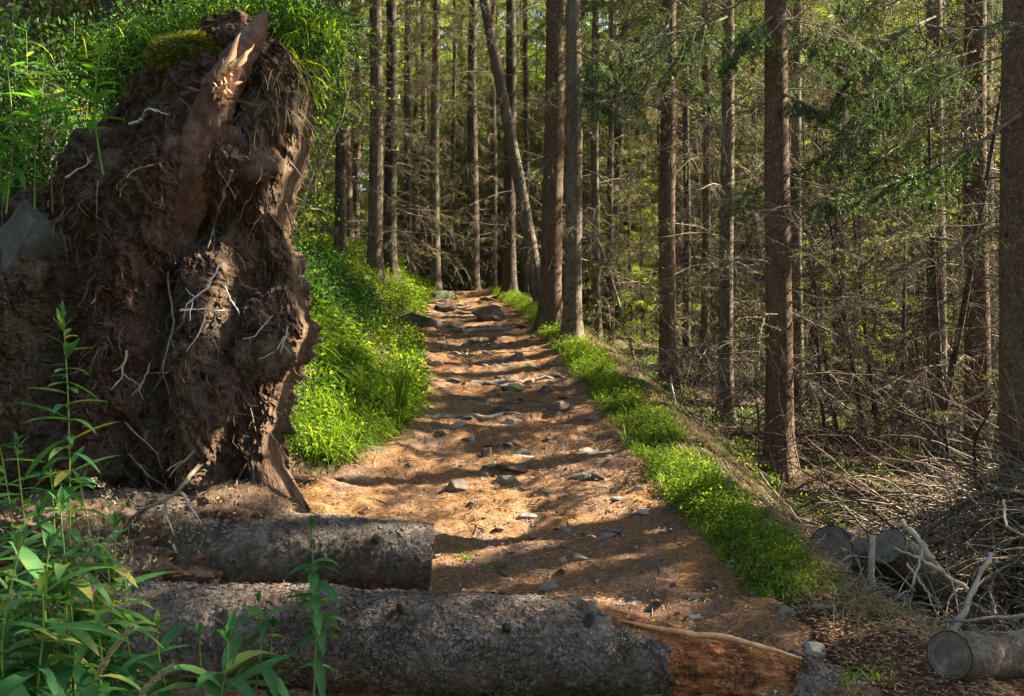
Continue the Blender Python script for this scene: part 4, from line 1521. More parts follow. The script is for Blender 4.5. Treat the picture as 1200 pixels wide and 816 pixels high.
near_tree(698, 10, 15.2, "thin grey spruce just right of the twin spruces, lit along its edge", (.8, 7, 18), live=7, seed=14, mat='bark_grey', toward=0.2)
near_tree(716, 8, 17.0, "spindly spruce with bare twigs right of the twin spruces", (.6, 7, 18), live=7, seed=15, mat='bark_far')
near_tree(598, 15, 19.0, "dark spruce beside the end of the path, left of the leaning spruce", (1.5, 9, 14), seed=16, mat='bark_far')
near_tree(616, 8, 21.0, "narrow dark spruce between the path end and the leaning spruce", (1.5, 9, 12), seed=17, mat='bark_far')
near_tree(578, 9, 24.5, "narrow black spruce standing at the top of the path", (1.5, 10, 12), seed=18, mat='bark_far')
near_tree(554, 14, 23.6, "broad black spruce closing the top of the path, sunlit sliver beside it", (1.6, 10, 14), seed=19, mat='bark_far')
near_tree(532, 6, 26.0, "thin sapling pole left of the broad black spruce at the path top", (1.5, 10, 10), seed=20, mat='bark_far')
near_tree(510, 12, 22.6, "grey spruce above the boulder on the left edge of the path top", (1.2, 9.5, 20), seed=21, mat='bark_grey')
near_tree(496, 8, 26.0, "slender dark spruce left of the grey spruce above the path", (1.2, 9.5, 16), seed=22, mat='bark_far')
near_tree(458, 15, 17.5, "dark spruce on the crest of the left bank, twigs hanging about it", (.8, 8, 26), seed=23, mat='bark_far')
near_tree(440, 17, 15.8, "grey spruce on the crest of the left bank beside the dark one", (.8, 7.5, 26), seed=24, mat='bark_grey')
near_tree(398, 13, 14.5, "spruce on the left bank close to the edge of the root plate", (.6, 7, 28), seed=25, mat='bark_far')
near_tree(478, 9, 20.5, "thin spruce between the bank crest pair and the path", (.8, 9, 22), seed=26, mat='bark_far')


# long limbs drooping in from the right, still green towards their tips
def long_limb(pxs, label_mat, seed, live=True, r0=.016, sec=.42, parent_px=None):
    pts = np.array([at(u, v, Y) for u, v, Y in pxs])
    g = branch_geo(pts, seed, r0, 46 if live else 26, sec, 5, 3 if live else 0, .032, .0065, .013, droop=1.0, live_from=.18)
    mb = MB()
    mb.add(*g['tw'])
    if live:
        mb.add(*g['nd'], 1)
    return mb


def owner(px):
    return min((o for o in SC.objects if o.name.startswith("spruce_tree")), key=lambda o: abs(o.location.x / o.location.y * F_PX + 600 - px) + .3 * abs(o.location.y - 9))


for k, (own, pxs, live) in enumerate([
    (1096, [(1096, 108, 10.3), (1040, 140, 9.9), (960, 185, 9.6), (900, 218, 9.4), (843, 245, 9.3)], True),
    (1196, [(1196, 135, 6.5), (1150, 165, 6.6), (1090, 200, 6.9), (1020, 225, 7.2), (960, 240, 7.5)], True),
    (1144, [(1144, 60, 9.1), (1080, 80, 8.8), (1020, 120, 8.5), (980, 175, 8.3)], True),
    (1096, [(1096, 20, 10.3), (1050, 40, 9.9), (1000, 90, 9.7), (965, 140, 9.5)], True),
    (1196, [(1196, 252, 6.5), (1140, 280, 6.8), (1060, 320, 7.3), (973, 370, 7.9)], False),
    (1096, [(1094, 150, 10.3), (1030, 185, 9.6), (1010, 215, 9.4), (985, 240, 9.2)], True),
    (911, [(915, 60, 9.1), (960, 40, 8.6), (1010, 55, 8.3), (1060, 90, 8.1)], True),
    (671, [(676, 60, 11.5), (705, 75, 11.0), (735, 105, 10.7), (762, 150, 10.5)], True),
    (783, [(783, 30, 12.5), (755, 60, 11.9), (725, 95, 11.5), (700, 128, 11.3)], True),
    (852, [(852, 20, 11.5), (830, 30, 11.2), (800, 60, 11.0), (770, 100, 10.9)], True),
    (1096, [(1096, 60, 10.3), (1060, 90, 9.8), (1035, 130, 9.6), (1015, 170, 9.5)], True),
    (1096, [(1100, 30, 10.3), (1130, 60, 10.0), (1150, 100, 9.8)], True),
    (911, [(905, 20, 9.1), (880, 40, 8.8), (850, 80, 8.6)], True),
    (911, [(918, 110, 9.1), (950, 125, 8.8), (985, 150, 8.6)], True),
    (934, [(940, 60, 12.7), (970, 80, 12.3), (1000, 120, 12.0)], True),
    (671, [(680, 100, 11.5), (700, 112, 11.1), (725, 140, 10.8)], True),
    (783, [(790, 80, 12.5), (815, 100, 12.1), (838, 130, 11.8)], True),
    (911, [(925, 428, 9.2), (960, 455, 9.0), (1010, 490, 8.9), (1052, 510, 8.8)], False),
    (911, [(925, 366, 9.2), (975, 390, 8.9), (1030, 420, 8.8), (1064, 448, 8.7)], False),
    (852, [(860, 350, 11.5), (885, 360, 11.2), (905, 375, 11)], False),
    (852, [(860, 412, 11.5), (882, 425, 11.2), (902, 440, 11)], False),
]):
    o_ = owner(own)
    mb = long_limb(pxs, None, 700 + k, live)
    build_at(mb, "live_branch" if live else "dead_branch", [M['twig'], M['needles']], tuple(o_.location), o_)

# the trees that crowd together farther back: built once per kind, then copied
PROTO = []
for k in range(6):
    Hk = 15 + k
    t = thing("spruce_tree", "x", "tree", (0, 0, 0))
    me, cz, cr = trunk_data(800 + k, Hk, .105 + .012 * (k % 3), (0, 0), .02, 12, 'bark_far' if k % 2 else 'bark_grey', dz=.4, stubs=16)
    link("trunk", me, t)
    kind = k % 3
    if kind == 0:
        cm = crown_mesh(820 + k, Hk, (.6, 9, 74, 1.1, 1.9), (8, Hk - .4, 54, 2.6, .7))
    elif kind == 1:
        cm = crown_mesh(820 + k, Hk, (.8, 8, 46, 1.2, 1.8), (5.5, Hk - .4, 60, 2.2, .6))
    else:
        cm = crown_mesh(820 + k, Hk, (.5, 6, 34, 1.0, 1.6), (3.2, Hk - .4, 70, 2.0, .6))
    link("crown", cm, t)
    PROTO.append(t)
SPARSE = []
for k in range(4):
    Hk = 15 + k
    t = thing("spruce_tree", "x", "tree", (0, 0, 0))
    me, cz, cr = trunk_data(830 + k, Hk, .10 + .016 * (k % 3), (0, 0), .02, 12, 'bark_far' if k % 2 else 'bark_grey', dz=.4, stubs=20)
    link("trunk", me, t)
    link("crown", crown_mesh(840 + k, Hk, (.6, 9, 44, .9, 1.7), (10, Hk - .3, 40, 2.9, .8)), t)
    SPARSE.append(t)
BARE = []
for k in range(3):
    Hk = 17 + k
    t = thing("spruce_tree", "x", "tree", (0, 0, 0))
    me, cz, cr = trunk_data(835 + k, Hk, .12 + .015 * k, (0, 0), .02, 12, 'bark_far', dz=.4, stubs=20)
    link("trunk", me, t)
    link("crown", crown_mesh(845 + k, Hk, (2, 10, 14, .9, 1.3), (11.5, Hk - .3, 30, 2.0, .6)), t)
    BARE.append(t)
YOUNG = []
for k in range(4):
    Hk = 3.0 + .9 * k
    t = thing("young_spruce", "x", "tree", (0, 0, 0))
    me, cz, cr = trunk_data(850 + k, Hk, .035 + .006 * k, (0, 0), .01, 8, 'bark_far', dz=.4, stubs=0, zmax_fine=2.0)
    link("trunk", me, t)
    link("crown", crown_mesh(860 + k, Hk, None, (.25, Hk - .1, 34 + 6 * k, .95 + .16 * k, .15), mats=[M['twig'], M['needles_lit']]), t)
    YOUNG.append(t)
used = set()


def place(proto, X, Y, s, label, group):
    if proto.name in used:
        t = copy_thing(proto)
    else:
        used.add(proto.name)
        t = proto
    t.location = (X, Y, float(ground_z(X, Y)) - .05)
    t.rotation_euler = (RNG.normal() * .028, RNG.normal() * .028, RNG.uniform(0, 6.28))
    t.scale = (s, s, s)
    tag(t, label, 'tree', group)
    return t


def scatter(nt, fx, fy, gap, ok, tries=4000):
    out = []
    for _ in range(tries):
        Y = fy()
        X = fx(Y)
        if not ok(X, Y):
            continue
        if all((X - a) ** 2 + (Y - b) ** 2 > gap * gap for a, b in TREES):
            TREES.append((X, Y))
            out.append((X, Y))
            if len(out) >= nt:
                break
    return out


_sh = np.array([math.sin(R(SUN_AZ)), math.cos(R(SUN_AZ))])
LIT = [((px - 600) / F_PX * Y, Y) for px, Y in ((911, 9.2), (783, 12.6), (852, 11.6), (1096, 10.4), (1144, 9.2), (934, 12.8), (671, 11.6), (646, 12.9), (698, 15.2), (440, 15.8), (553, 23.6), (598, 19.0), (634, 15.6))]


def clear_of_sun(X, Y):
    for a, b in LIT:
        along = (X - a) * _sh[0] + (Y - b) * _sh[1]
        if .3 < along < 11 and abs((Y - b) * _sh[0] - (X - a) * _sh[1]) < (.7 if along < 7 else .45):
            return False
    return True


off_path = lambda X, Y: (X < xl(Y) - .9 or X > xr(Y) + 1.3) and clear_of_sun(X, Y)
U_ = RNG.uniform
for X, Y in scatter(62, lambda Y: U_(-.62 * Y, float(xl(Y)) - 1.5), lambda: 10.5 + 30 * RNG.random() ** 1.3, 1.1, off_path):
    place(PROTO[RNG.integers(6)], X, Y, U_(.75, 1.15), "spruce with grey hanging twigs in the crowded stand on the slope above the left bank", "spruces crowded on the left slope")
for X, Y in scatter(46, lambda Y: U_(-.22 * Y, .12 * Y), lambda: U_(26, 50), 1.2, off_path):
    place(PROTO[RNG.integers(6)], X, Y, U_(.8, 1.15), "dark slender spruce in the stand beyond the top of the path", "spruces beyond the top of the path")
for X, Y in scatter(74, lambda Y: U_(float(xr(Y)) + 2.4, .62 * Y), lambda: 13.5 + 34 * RNG.random() ** 1.2, 1.25, lambda X, Y: off_path(X, Y) and (X < 8 or Y > 30)):
    place(PROTO[RNG.integers(6)] if Y > 25 + X else SPARSE[RNG.integers(4)], X, Y, U_(.75, 1.15), "slender spruce with bare lower twigs in the stand behind the right-hand trunks", "spruces behind the right-hand trunks")
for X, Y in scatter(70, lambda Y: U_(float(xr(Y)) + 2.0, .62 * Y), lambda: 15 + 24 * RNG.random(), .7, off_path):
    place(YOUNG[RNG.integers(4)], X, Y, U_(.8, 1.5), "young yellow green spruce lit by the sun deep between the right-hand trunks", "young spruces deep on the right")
for X, Y in scatter(14, lambda Y: U_(-.4 * Y, float(xl(Y)) - 1.5), lambda: 19 + 15 * RNG.random(), .7, off_path):
    place(YOUNG[RNG.integers(4)], X, Y, U_(.6, 1.3), "young spruce lit by the sun among the trunks on the left slope", "young spruces on the left slope")
# dead saplings standing thick in the hollow on the right
SAP = []
for k in range(5):
    Hk = 3.2 + .7 * k
    t = thing("dead_sapling", "x", "tree", (0, 0, 0))
    me, cz, cr = trunk_data(870 + k, Hk, .026 + .004 * k, (0, 0), .02, 8, 'bark_far', dz=.3, stubs=0, zmax_fine=2.5)
    link("trunk", me, t)
    rg = np.random.default_rng(880 + k)
    mb = MB()
    for q in range(44):
        z = .15 + (Hk - .3) * (q + rg.random()) / 44
        az = q * 2.4 + rg.normal() * .5
        put_branch(mb, dead_geo[rg.integers(NDEAD)], np.array([0, 0, z]), az, rg.normal() * .25, rg.uniform(.45, .85), 0, 1)
    link("crown", mb.data("crown", [M['twig_dark_shade'], M['twig_dark_shade']]), t)
    SAP.append(t)
for X, Y in scatter(110, lambda Y: U_(float(xr(Y)) + 2.6, .60 * Y), lambda: U_(8.5, 19), .42, lambda X, Y: off_path(X, Y) and X > .2 * Y):
    t = place(SAP[RNG.integers(5)], X, Y, U_(.7, 1.1), "dead twiggy sapling in the dark thicket under the right-hand trunks", "dead saplings in the right-hand hollow")
    t.rotation_euler = (RNG.normal() * .12, RNG.normal() * .12, U_(0, 6.28))
# trees just outside the frame on the sunny side, whose shadows lie across the path
SHADE = [(4.9, 6.6, 0), (5.8, 8.4, 0), (6.3, 10.7, 0), (7.2, 7.4, 0), (8.1, 12.5, 0), (5.0, 4.4, 1), (7.4, 4.6, 1), (8.6, 6.2, 1), (9.0, 4.2, 1), (10.4, 6.7, 1), (7.4, 2.4, 1), (9.4, 14.6, 0)]
for X, Y, kd in SHADE:
    TREES.append((X, Y))
    place(PROTO[RNG.integers(2)] if kd else BARE[RNG.integers(3)], X, Y, U_(.95, 1.1), "tall spruce beyond the right edge of the photo that shades the path", "spruces right of the photo")

# the wood closing the view behind everything: one far mass
mb = MB()
for k in range(430):
    Y = U_(40, 74) if k < 330 else U_(31, 44)
    X = U_(-.72 * Y, .78 * Y) if k < 330 else U_(.24 * Y, .8 * Y)
    Hh = U_(17, 30)
    z = float(ground_z(X, Y, False)) - .3
    rg = np.random.default_rng(k)
    Vt, Ft = tubes(np.array([[[X, Y, z], [X, Y, z + Hh * .5], [X, Y, z + Hh]]]), np.array([[.15, .1, .02]]), 6)
    mb.add(Vt, Ft, 2)
    for q in range(44):
        f = (q + rg.random()) / 44
        zz = Hh * (.04 + .94 * f)
        put_branch(mb, (live_vfar if k < 330 else live_mid)[rg.integers(5)], np.array([X, Y, z + zz]), q * 2.4 + rg.normal() * .4, rg.normal() * .12, (3.0 - 2.1 * f) * rg.uniform(.7, 1.1) / 1.9 * 1.25, 0, 1)
FAR = 0
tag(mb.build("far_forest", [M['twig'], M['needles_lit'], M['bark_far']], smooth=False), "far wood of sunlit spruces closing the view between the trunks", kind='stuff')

# the same wood goes on unseen behind the camera, added to block sky light
mb = MB()
for k in range(70):
    an = U_(R(105), R(300))
    dd = U_(6.5, 24)
    X, Y = dd * math.sin(an), dd * math.cos(an) + 1.0
    Hh = U_(13, 19)
    z = float(ground_z(X, Y, False)) - .3
    rg = np.random.default_rng(2000 + k)
    Vt, Ft = tubes(np.array([[[X, Y, z], [X, Y, z + Hh * .5], [X, Y, z + Hh]]]), np.array([[.15, .1, .02]]), 8)
    mb.add(Vt, Ft, 2)
    for q in range(26):
        f = (q + rg.random()) / 26
        put_branch(mb, live_vfar[rg.integers(5)], np.array([X, Y, z + Hh * (.12 + .86 * f)]), q * 2.4 + rg.normal() * .4, rg.normal() * .12, (2.4 - 2.0 * f) * rg.uniform(.7, 1.1) / 1.9 * 1.2, 0, 1)
tag(mb.build("wood_behind", [M['twig'], M['needles_far'], M['bark_far']], smooth=False), "unseen spruce wood that continues behind the place the photo was taken from", kind='stuff')


# ------------------------------------------------------------------ ground cover
def clumps(Xc, Yc, n_leaf, rad, hgt, L, W, up=.5):
    n = len(Xc)
    z = surf_z(Xc, Yc)
    k = n_leaf
    a = RNG.random((n, k)) * 6.283
    r = rad[:, None] * np.sqrt(RNG.random((n, k)))
    hh = hgt[:, None] * (.25 + .75 * RNG.random((n, k))) * (1 - .45 * (r / rad[:, None]) ** 2)
    P = np.stack([Xc[:, None] + r * np.cos(a), Yc[:, None] + r * np.sin(a), z[:, None] + hh], -1).reshape(-1, 3)
    D = np.stack([np.cos(a), np.sin(a), RNG.normal(size=a.shape) * .5 + .1], -1).reshape(-1, 3) + rdir(n * k) * .5
    Nn = np.array([[0, 0, 1.0]]) * up + rdir(n * k) * .75
    return leaves(P, D, Nn, L * RNG.uniform(.6, 1.25, n * k), W * RNG.uniform(.7, 1.2, n * k), .2)


def noise_at(X, Y, s, o=0.):
    return fbm(np.stack([X * s + o, Y * s, 0 * X], -1), 3)


# bilberry on the left bank
n = 5200
Yc = 6.6 + 15 * RNG.random(n) ** 1.25
Xc = xl(Yc) - .05 - 3.4 * RNG.random(n) ** 1.25
free = np.all([np.hypot(Xc - bx, Yc - by) > br for bx, by, br in BOULDERS], axis=0)
keep = free & (noise_at(Xc, Yc, 1.6) > -.06) & ~((Yc < 8.3) & (Xc > -1.45))
Xc, Yc = Xc[keep], Yc[keep]
hg = .04 + .24 * RNG.random(len(Xc)) ** 1.6 * (1 + 1.2 * noise_at(Xc, Yc, 1.6, 4))
big_ = RNG.random(len(Xc)) < .45
V, F = clumps(Xc[big_], Yc[big_], 34, .12 + .09 * RNG.random(big_.sum()), hg[big_] * 1.15, .046, .024)
V2, F2 = clumps(Xc[~big_], Yc[~big_], 46, .10 + .09 * RNG.random((~big_).sum()), hg[~big_], .026, .014)
mb = MB(); mb.add(V, F); mb.add(V2, F2)
n = 9000
Yb = 7.6 + 13 * RNG.random(n) ** 1.2
Xb = xl(Yb) - .05 - 2.4 * RNG.random(n)
kk = noise_at(Xb, Yb, 1.3, 12) > .02
Xb, Yb = Xb[kk], Yb[kk]
n = len(Xb)
a = RNG.uniform(0, 6.28, n)
V, F = blades(np.stack([Xb, Yb, surf_z(Xb, Yb) - .01], -1), np.stack([np.cos(a), np.sin(a)], -1), .15 + .30 * RNG.random(n), .006 + .006 * RNG.random(n), .2 + .7 * RNG.random(n), 4, .8)
h_ = RNG.random(n) < .3
F = F.reshape(n, -1, 4)
mb.add(V, F[~h_].reshape(-1, 4), 1)
mb.add(V, F[h_].reshape(-1, 4), 2)
tag(mb.build("bilberry_cover", [M['bilberry'], M['grass'], M['grass_dry']], smooth=False), 'bright green bilberry covering the sunny bank left of the path', kind='stuff')

# drooping grass at the foot of the bank: tufts of blades
nt_ = 420
Yt = 6.75 + 1.9 * RNG.random(nt_)
Xt = xl(Yt) - .04 - .95 * RNG.random(nt_) ** 1.1
k = 30
Lt = np.repeat(.20 + .34 * RNG.random(nt_) ** 1.4, k)
az = RNG.uniform(0, 6.283, (nt_, k)).ravel() * .55 + np.repeat(RNG.uniform(0, 6.283, nt_), k)
az = np.where(RNG.random(nt_ * k) < .55, RNG.normal(size=nt_ * k) * .8 - .7, az)
Xc = np.repeat(Xt, k) + RNG.normal(size=nt_ * k) * .035
Yc = np.repeat(Yt, k) + RNG.normal(size=nt_ * k) * .035
n = nt_ * k
V, F = blades(np.stack([Xc, Yc, surf_z(Xc, Yc) - .01], -1), np.stack([np.cos(az), np.sin(az)], -1), Lt * RNG.uniform(.6, 1.2, n), .006 + .006 * RNG.random(n), .15 + .75 * RNG.random(n), 5, .8)
mb = MB(); mb.add(V, F)
nb_ = 900
Yc = 6.75 + 2.2 * RNG.random(nb_)
Xc = xl(Yc) - .05 - 1.0 * RNG.random(nb_)
V, F = clumps(Xc, Yc, 26, .08 + .07 * RNG.random(nb_), .10 + .28 * RNG.random(nb_) ** 1.5, .036, .016)
mb.add(V, F, 1)
tag(mb.build("bank_grass", [M['grass'], M['bilberry']], smooth=False), 'long drooping bright grass at the foot of the left bank by the root plate', kind='stuff')
mb = MB()
q = at(470, 470, 7.7)
n = 40
a = RNG.uniform(0, 6.28, n)
V, F = blades(np.stack([q[0] + RNG.normal(size=n) * .03, 7.7 + RNG.normal(size=n) * .03, np.full(n, q[2] - .05)], -1), np.stack([np.cos(a), np.sin(a)], -1), .28 + .25 * RNG.random(n), .011, .05 + .3 * RNG.random(n), 5, .95)
mb.add(V, F)
o = build_at(mb, "grass_tuft", M['grass'], tuple(q), smooth=False)
tag(o, "upright tuft of broad grass blades among the drooping grass of the left bank", "grass")

# the green verge on the right
n = 3600
Yc = 4.75 + 17 * RNG.random(n) ** 1.4
edge_n = .13 * noise_at(Yc * 0, Yc, 1.5, 3) + .07 * noise_at(Yc * 0, Yc, 5, 8)
wd = .34 + .30 * noise_at(Yc * 0, Yc, .9, 5)
Xc = xr(Yc) - .05 + edge_n + np.maximum(wd, .22) * RNG.random(n)
dn_ = noise_at(Xc, Yc, 1.8, 6)
keep = (dn_ > -.07) & (RNG.random(len(Yc)) < np.clip((Yc - 4.6) / 1.1, .12, 1))
Xc, Yc, dn_ = Xc[keep], Yc[keep], dn_[keep]
n = len(Xc)
hg = .03 + .17 * RNG.random(n) ** 1.5 * np.clip(1 + 1.6 * dn_, .3, 2)
tall = dn_ + .25 * RNG.normal(size=n)
A_ = tall > -.02
V, F = clumps(Xc[A_], Yc[A_], 46, .06 + .06 * RNG.random(A_.sum()), hg[A_], .023, .0095)
mb = MB(); mb.add(V, F)
V, F = clumps(Xc[~A_], Yc[~A_], 30, .07 + .06 * RNG.random((~A_).sum()), hg[~A_] * .7, .022, .006)
mb.add(V, F, 2)
n = 26000
Yc = 4.65 + 14 * RNG.random(n) ** 1.4
Xc = xr(Yc) - .10 + .13 * noise_at(Yc * 0, Yc, 1.5, 3) + (.44 + .3 * noise_at(Yc * 0, Yc, .9, 5)) * RNG.random(n)
keep = (noise_at(Xc, Yc, 2.2, 1) > -.08) & (RNG.random(len(Yc)) < np.clip((Yc - 4.4) / 1.1, .2, 1))
Xc, Yc = Xc[keep], Yc[keep]
n = len(Xc)
a = RNG.uniform(0, 6.28, n)
V, F = blades(np.stack([Xc, Yc, surf_z(Xc, Yc) - .01], -1), np.stack([np.cos(a), np.sin(a)], -1), .06 + .17 * RNG.random(n) ** 1.4, .004 + .004 * RNG.random(n), .2 + .8 * RNG.random(n), 4, .8)
mb.add(V, F, 1)
m_ = RNG.random(len(F)) < 0
n = 5000
Yc = 4.5 + 12 * RNG.random(n) ** 1.4
Xc = xr(Yc) + .12 + .6 * RNG.random(n)
a = RNG.uniform(0, 6.28, n)
V, F = blades(np.stack([Xc, Yc, surf_z(Xc, Yc) - .01], -1), np.stack([np.cos(a), np.sin(a)], -1), .10 + .22 * RNG.random(n), .004, .4 + .8 * RNG.random(n), 4, .75)
mb.add(V, F, 3)
tag(mb.build("verge_cover", [M['bilberry'], M['grass'], M['moss'], M['grass_dry']], smooth=False), 'strip of bilberry, moss and short grass along the right edge of the path', kind='stuff')

# scattered green on the slope falling away right, and on the forest floor
n = 2600
Yc = 5.5 + 22 * RNG.random(n) ** 1.2
Xc = xr(Yc) + .8 + 6 * RNG.random(n)
keep = noise_at(Xc, Yc, .8, 2) > .04
Xc, Yc = Xc[keep], Yc[keep]
V, F = clumps(Xc, Yc, 34, .10 + .10 * RNG.random(len(Xc)), .06 + .16 * RNG.random(len(Xc)), .034, .016)
mb = MB(); mb.add(V, F)
tag(mb.build("forest_floor_cover", M['bilberry'], smooth=False), 'patches of low green plants on the forest floor under the right-hand trunks', kind='stuff')

# shaded greenery on the hillside behind the root plate
n = 3300
Yc = 6.7 + 5.4 * RNG.random(n)
Xc = -1.6 - 5.6 * RNG.random(n)
V, F = clumps(Xc, Yc, 40, .12 + .12 * RNG.random(n), .12 + .42 * RNG.random(n) ** 1.5, .045, .022)
mb = MB(); mb.add(V, F)
tag(mb.build("hillside_cover", M['bilberry_shade'], smooth=False), 'dark green low shrubs and herbs over the hillside behind the root plate', kind='stuff')

# greenery growing on the upper rim of the root plate
rim = [(150, 108), (172, 84), (195, 60), (215, 40), (250, 30), (280, 28), (310, 30), (335, 42), (352, 64), (366, 92), (372, 120), (190, 50), (240, 20), (325, 15), (360, 20), (385, 40), (130, 90), (110, 60), (160, 40), (300, 10)]
cx, cy, cz_ = [], [], []
for u, v in rim:
    for _ in range(40):
        q = at(u + RNG.normal() * 20, v + RNG.normal() * 14 + 4, 5.25 + .35 * RNG.random())
        cx.append(q[0]); cy.append(q[1]); cz_.append(q[2])
B = np.stack([cx, cy, cz_], -1)
k = 26
Pb = np.repeat(B, k, 0) + RNG.normal(size=(len(B) * k, 3)) * [.06, .06, .05]
V, F = leaves(Pb, rdir(len(Pb)) + [0, -.3, .1], np.array([[0, 0, 1.0]]) * .6 + rdir(len(Pb)) * .7, .020 + .018 * RNG.random(len(Pb)), .013, .2)
mb = MB(); mb.add(V, F)
o = build_at(mb, "bilberry_mat", M['bilberry_shade'], (-2, 5.4, 3.2), smooth=False)
tag(o, 'mat of bilberry growing along the upper rim of the root plate', kind='stuff')
n = 900
iu = RNG.integers(0, len(rim), n)
P = np.stack([at(rim[i][0] + RNG.normal() * 14, rim[i][1] + 10 + RNG.normal() * 9, 5.1 + .4 * RNG.random()) for i in iu])
a = RNG.uniform(0, 6.28, n)
V, F = blades(P, np.stack([np.cos(a), np.sin(a)], -1), .10 + .22 * RNG.random(n), .004 + .005 * RNG.random(n), .3 + .9 * RNG.random(n), 5, .8)
mb = MB(); mb.add(V, F)
o = build_at(mb, "rim_grass", M['grass'], (-2, 5.3, 3.1), smooth=False)
tag(o, 'loose green grass sprouting along the upper rim of the root plate', kind='stuff')
n = 170
u = RNG.uniform(300, 372, n); v = RNG.uniform(70, 150, n)
P = np.stack([at(a_, b_, 4.95 + .35 * RNG.random()) for a_, b_ in zip(u, v)])
a = RNG.normal(size=n) * .9 - 1.2
V, F = blades(P, np.stack([np.cos(a), np.sin(a)], -1), .08 + .20 * RNG.random(n), .002 + .002 * RNG.random(n), .9 + .6 * RNG.random(n), 5, .5)
mb = MB(); mb.add(V, F)
o = build_at(mb, "dry_grass", M['grass_dry'], (-1.2, 5.3, 3.0), smooth=False)
tag(o, 'dry grass hanging like a fringe over the right shoulder of the root plate', kind='stuff')
for px, py, lab in ((398, 28, "lit grass tuft leaning out from the top right of the root plate"), (338, 45, "short bright grass blades by the tip of the snapped root"), (392, 18, "uppermost grass tuft at the top right of the root plate")):
    n = 14
    q = at(px - 12, py + 18, 5.1)
    a = RNG.normal(size=n) * .6 + .2
    V, F = blades(q + RNG.normal(size=(n, 3)) * .02, np.stack([np.cos(a), np.sin(a)], -1), .14 + .16 * RNG.random(n), .011, .1 + .5 * RNG.random(n), 5, .75)
    mb = MB(); mb.add(V, F)
    tag(build_at(mb, "grass_tuft", M['grass'], tuple(q), smooth=False), lab, "grass")

# grass on the path edge below the plate and by the cut log
for px, py, Y, nn, ln, lab, mt in [
    (338, 535, 5.6, 60, .26, "sunny grass tuft at the right foot of the root plate", 'grass'),
    (545, 630, 5.35, 26, .08, "small grass tuft beside the sawn end of the upper log", 'grass'),
    (532, 620, 5.45, 18, .09, "tiny grass tuft nearest the sawn log end", 'grass'),
    (588, 644, 5.25, 30, .07, "low flat grass patch right of the sawn log end", 'grass'),
    (1012, 800, 3.75, 26, .16, "green grass tuft in front of the broken end of the long log", 'grass'),
    (1080, 545, 6.6, 24, .2, "grass tuft on the bank behind the brush heap", 'grass'),
]:
    q = at(px, py, Y)
    if py < 700: q[2] = float(surf_z(q[0], Y))
    a = RNG.uniform(0, 6.28, nn)
    V, F = blades(np.stack([q[0] + RNG.normal(size=nn) * ln * .35, Y + RNG.normal(size=nn) * ln * .3, np.full(nn, q[2] - .005)], -1), np.stack([np.cos(a), np.sin(a)], -1), ln * RNG.uniform(.6, 1.4, nn), .0065, .25 + .6 * RNG.random(nn), 5, .85)
    mb = MB(); mb.add(V, F)
    tag(build_at(mb, "grass_tuft", M[mt], tuple(q), smooth=False), lab, "grass")


# ------------------------------------------------------------------ fireweed and other herbs
def lance_leaves(P, D, L, W, droop, segs=6):
    B = len(P)
    D = nrm(D)
    Sd = nrm(np.cross(D, [0, 0, 1.0]))
    Up = np.cross(Sd, D)
    t = np.linspace(0, 1, segs + 1)
    C = P[:, None] + L[:, None, None] * (D[:, None] * (t - .12 * t ** 2)[None, :, None]) - (L * droop)[:, None, None] * np.array([0, 0, 1.0]) * (t ** 1.8)[None, :, None]
    w = (np.sin(np.pi * np.clip(t, .02, 1) ** .75) ** .85 * .5)[None, :, None] * W[:, None, None]
    V = np.stack([C - Sd[:, None] * w + Up[:, None] * w * .35, C, C + Sd[:, None] * w + Up[:, None] * w * .35], 2)
    k = np.arange(segs)
    F = np.concatenate([np.stack([3 * k, 3 * k + 1, 3 * k + 4, 3 * k + 3], -1), np.stack([3 * k + 1, 3 * k + 2, 3 * k + 5, 3 * k + 4], -1)])
    F = (F[None] + (np.arange(B) * 3 * (segs + 1))[:, None, None]).reshape(-1, 4)
    return V.reshape(-1, 3), F


def fireweed(tip, base, Y, label, n_leaf=34, L=.13, W=.024, droop=.45, mat='fireweed', group=None, r=.0042, from_=.12, Yb=None):
    a, b = at(*base, Yb or Y), at(*tip, Y)
    h = np.linalg.norm(b - a)
    tt = np.linspace(0, 1, 12)
    C = a + (b - a) * tt[:, None]
    bw = RNG.normal(size=2) * .028 * h
    C[:, 0] += .014 * np.sin(tt * 4 + RNG.random() * 6) + bw[0] * np.sin(np.pi * tt)
    C[:, 1] += .014 * np.cos(tt * 3 + RNG.random() * 6) + bw[1] * np.sin(np.pi * tt)
    t = thing("fireweed", label, "plant", tuple(a), group)
    mb = MB()
    capped_tube(mb, C, r * np.linspace(1, .4, 12), 6)
    build_at(mb, "stem", M['stem'], a, t)
    f = np.sort(from_ + (1 - from_) * RNG.random(n_leaf) ** .85)
    f[-7:] = np.linspace(.955, 1, 7)
    P = np.stack([np.interp(f, tt, C[:, k]) for k in range(3)], -1)
    az = np.arange(n_leaf) * 2.4 + RNG.normal(size=n_leaf) * .35
    el = .25 + 1.1 * np.clip((f - .86) / .14, 0, 1) ** 1.3 + RNG.normal(size=n_leaf) * .26
    D = np.stack([np.cos(az) * np.cos(el), np.sin(az) * np.cos(el), np.sin(el)], -1)
    Ln = 1.35 * L * np.interp(f, [0, .35, .75, .93, 1], [.75, 1, .95, .55, .25]) * RNG.uniform(.55, 1.2, n_leaf)
    V, F = lance_leaves(P, D, Ln, 1.2 * W * Ln / L * RNG.uniform(.85, 1.2, n_leaf) + .002, droop * np.clip(1.2 - f, .1, 1) * RNG.uniform(.3, 2.2, n_leaf))
    mb = MB(); mb.add(V, F)
    build_at(mb, "foliage", M[mat], a, t)
    return t


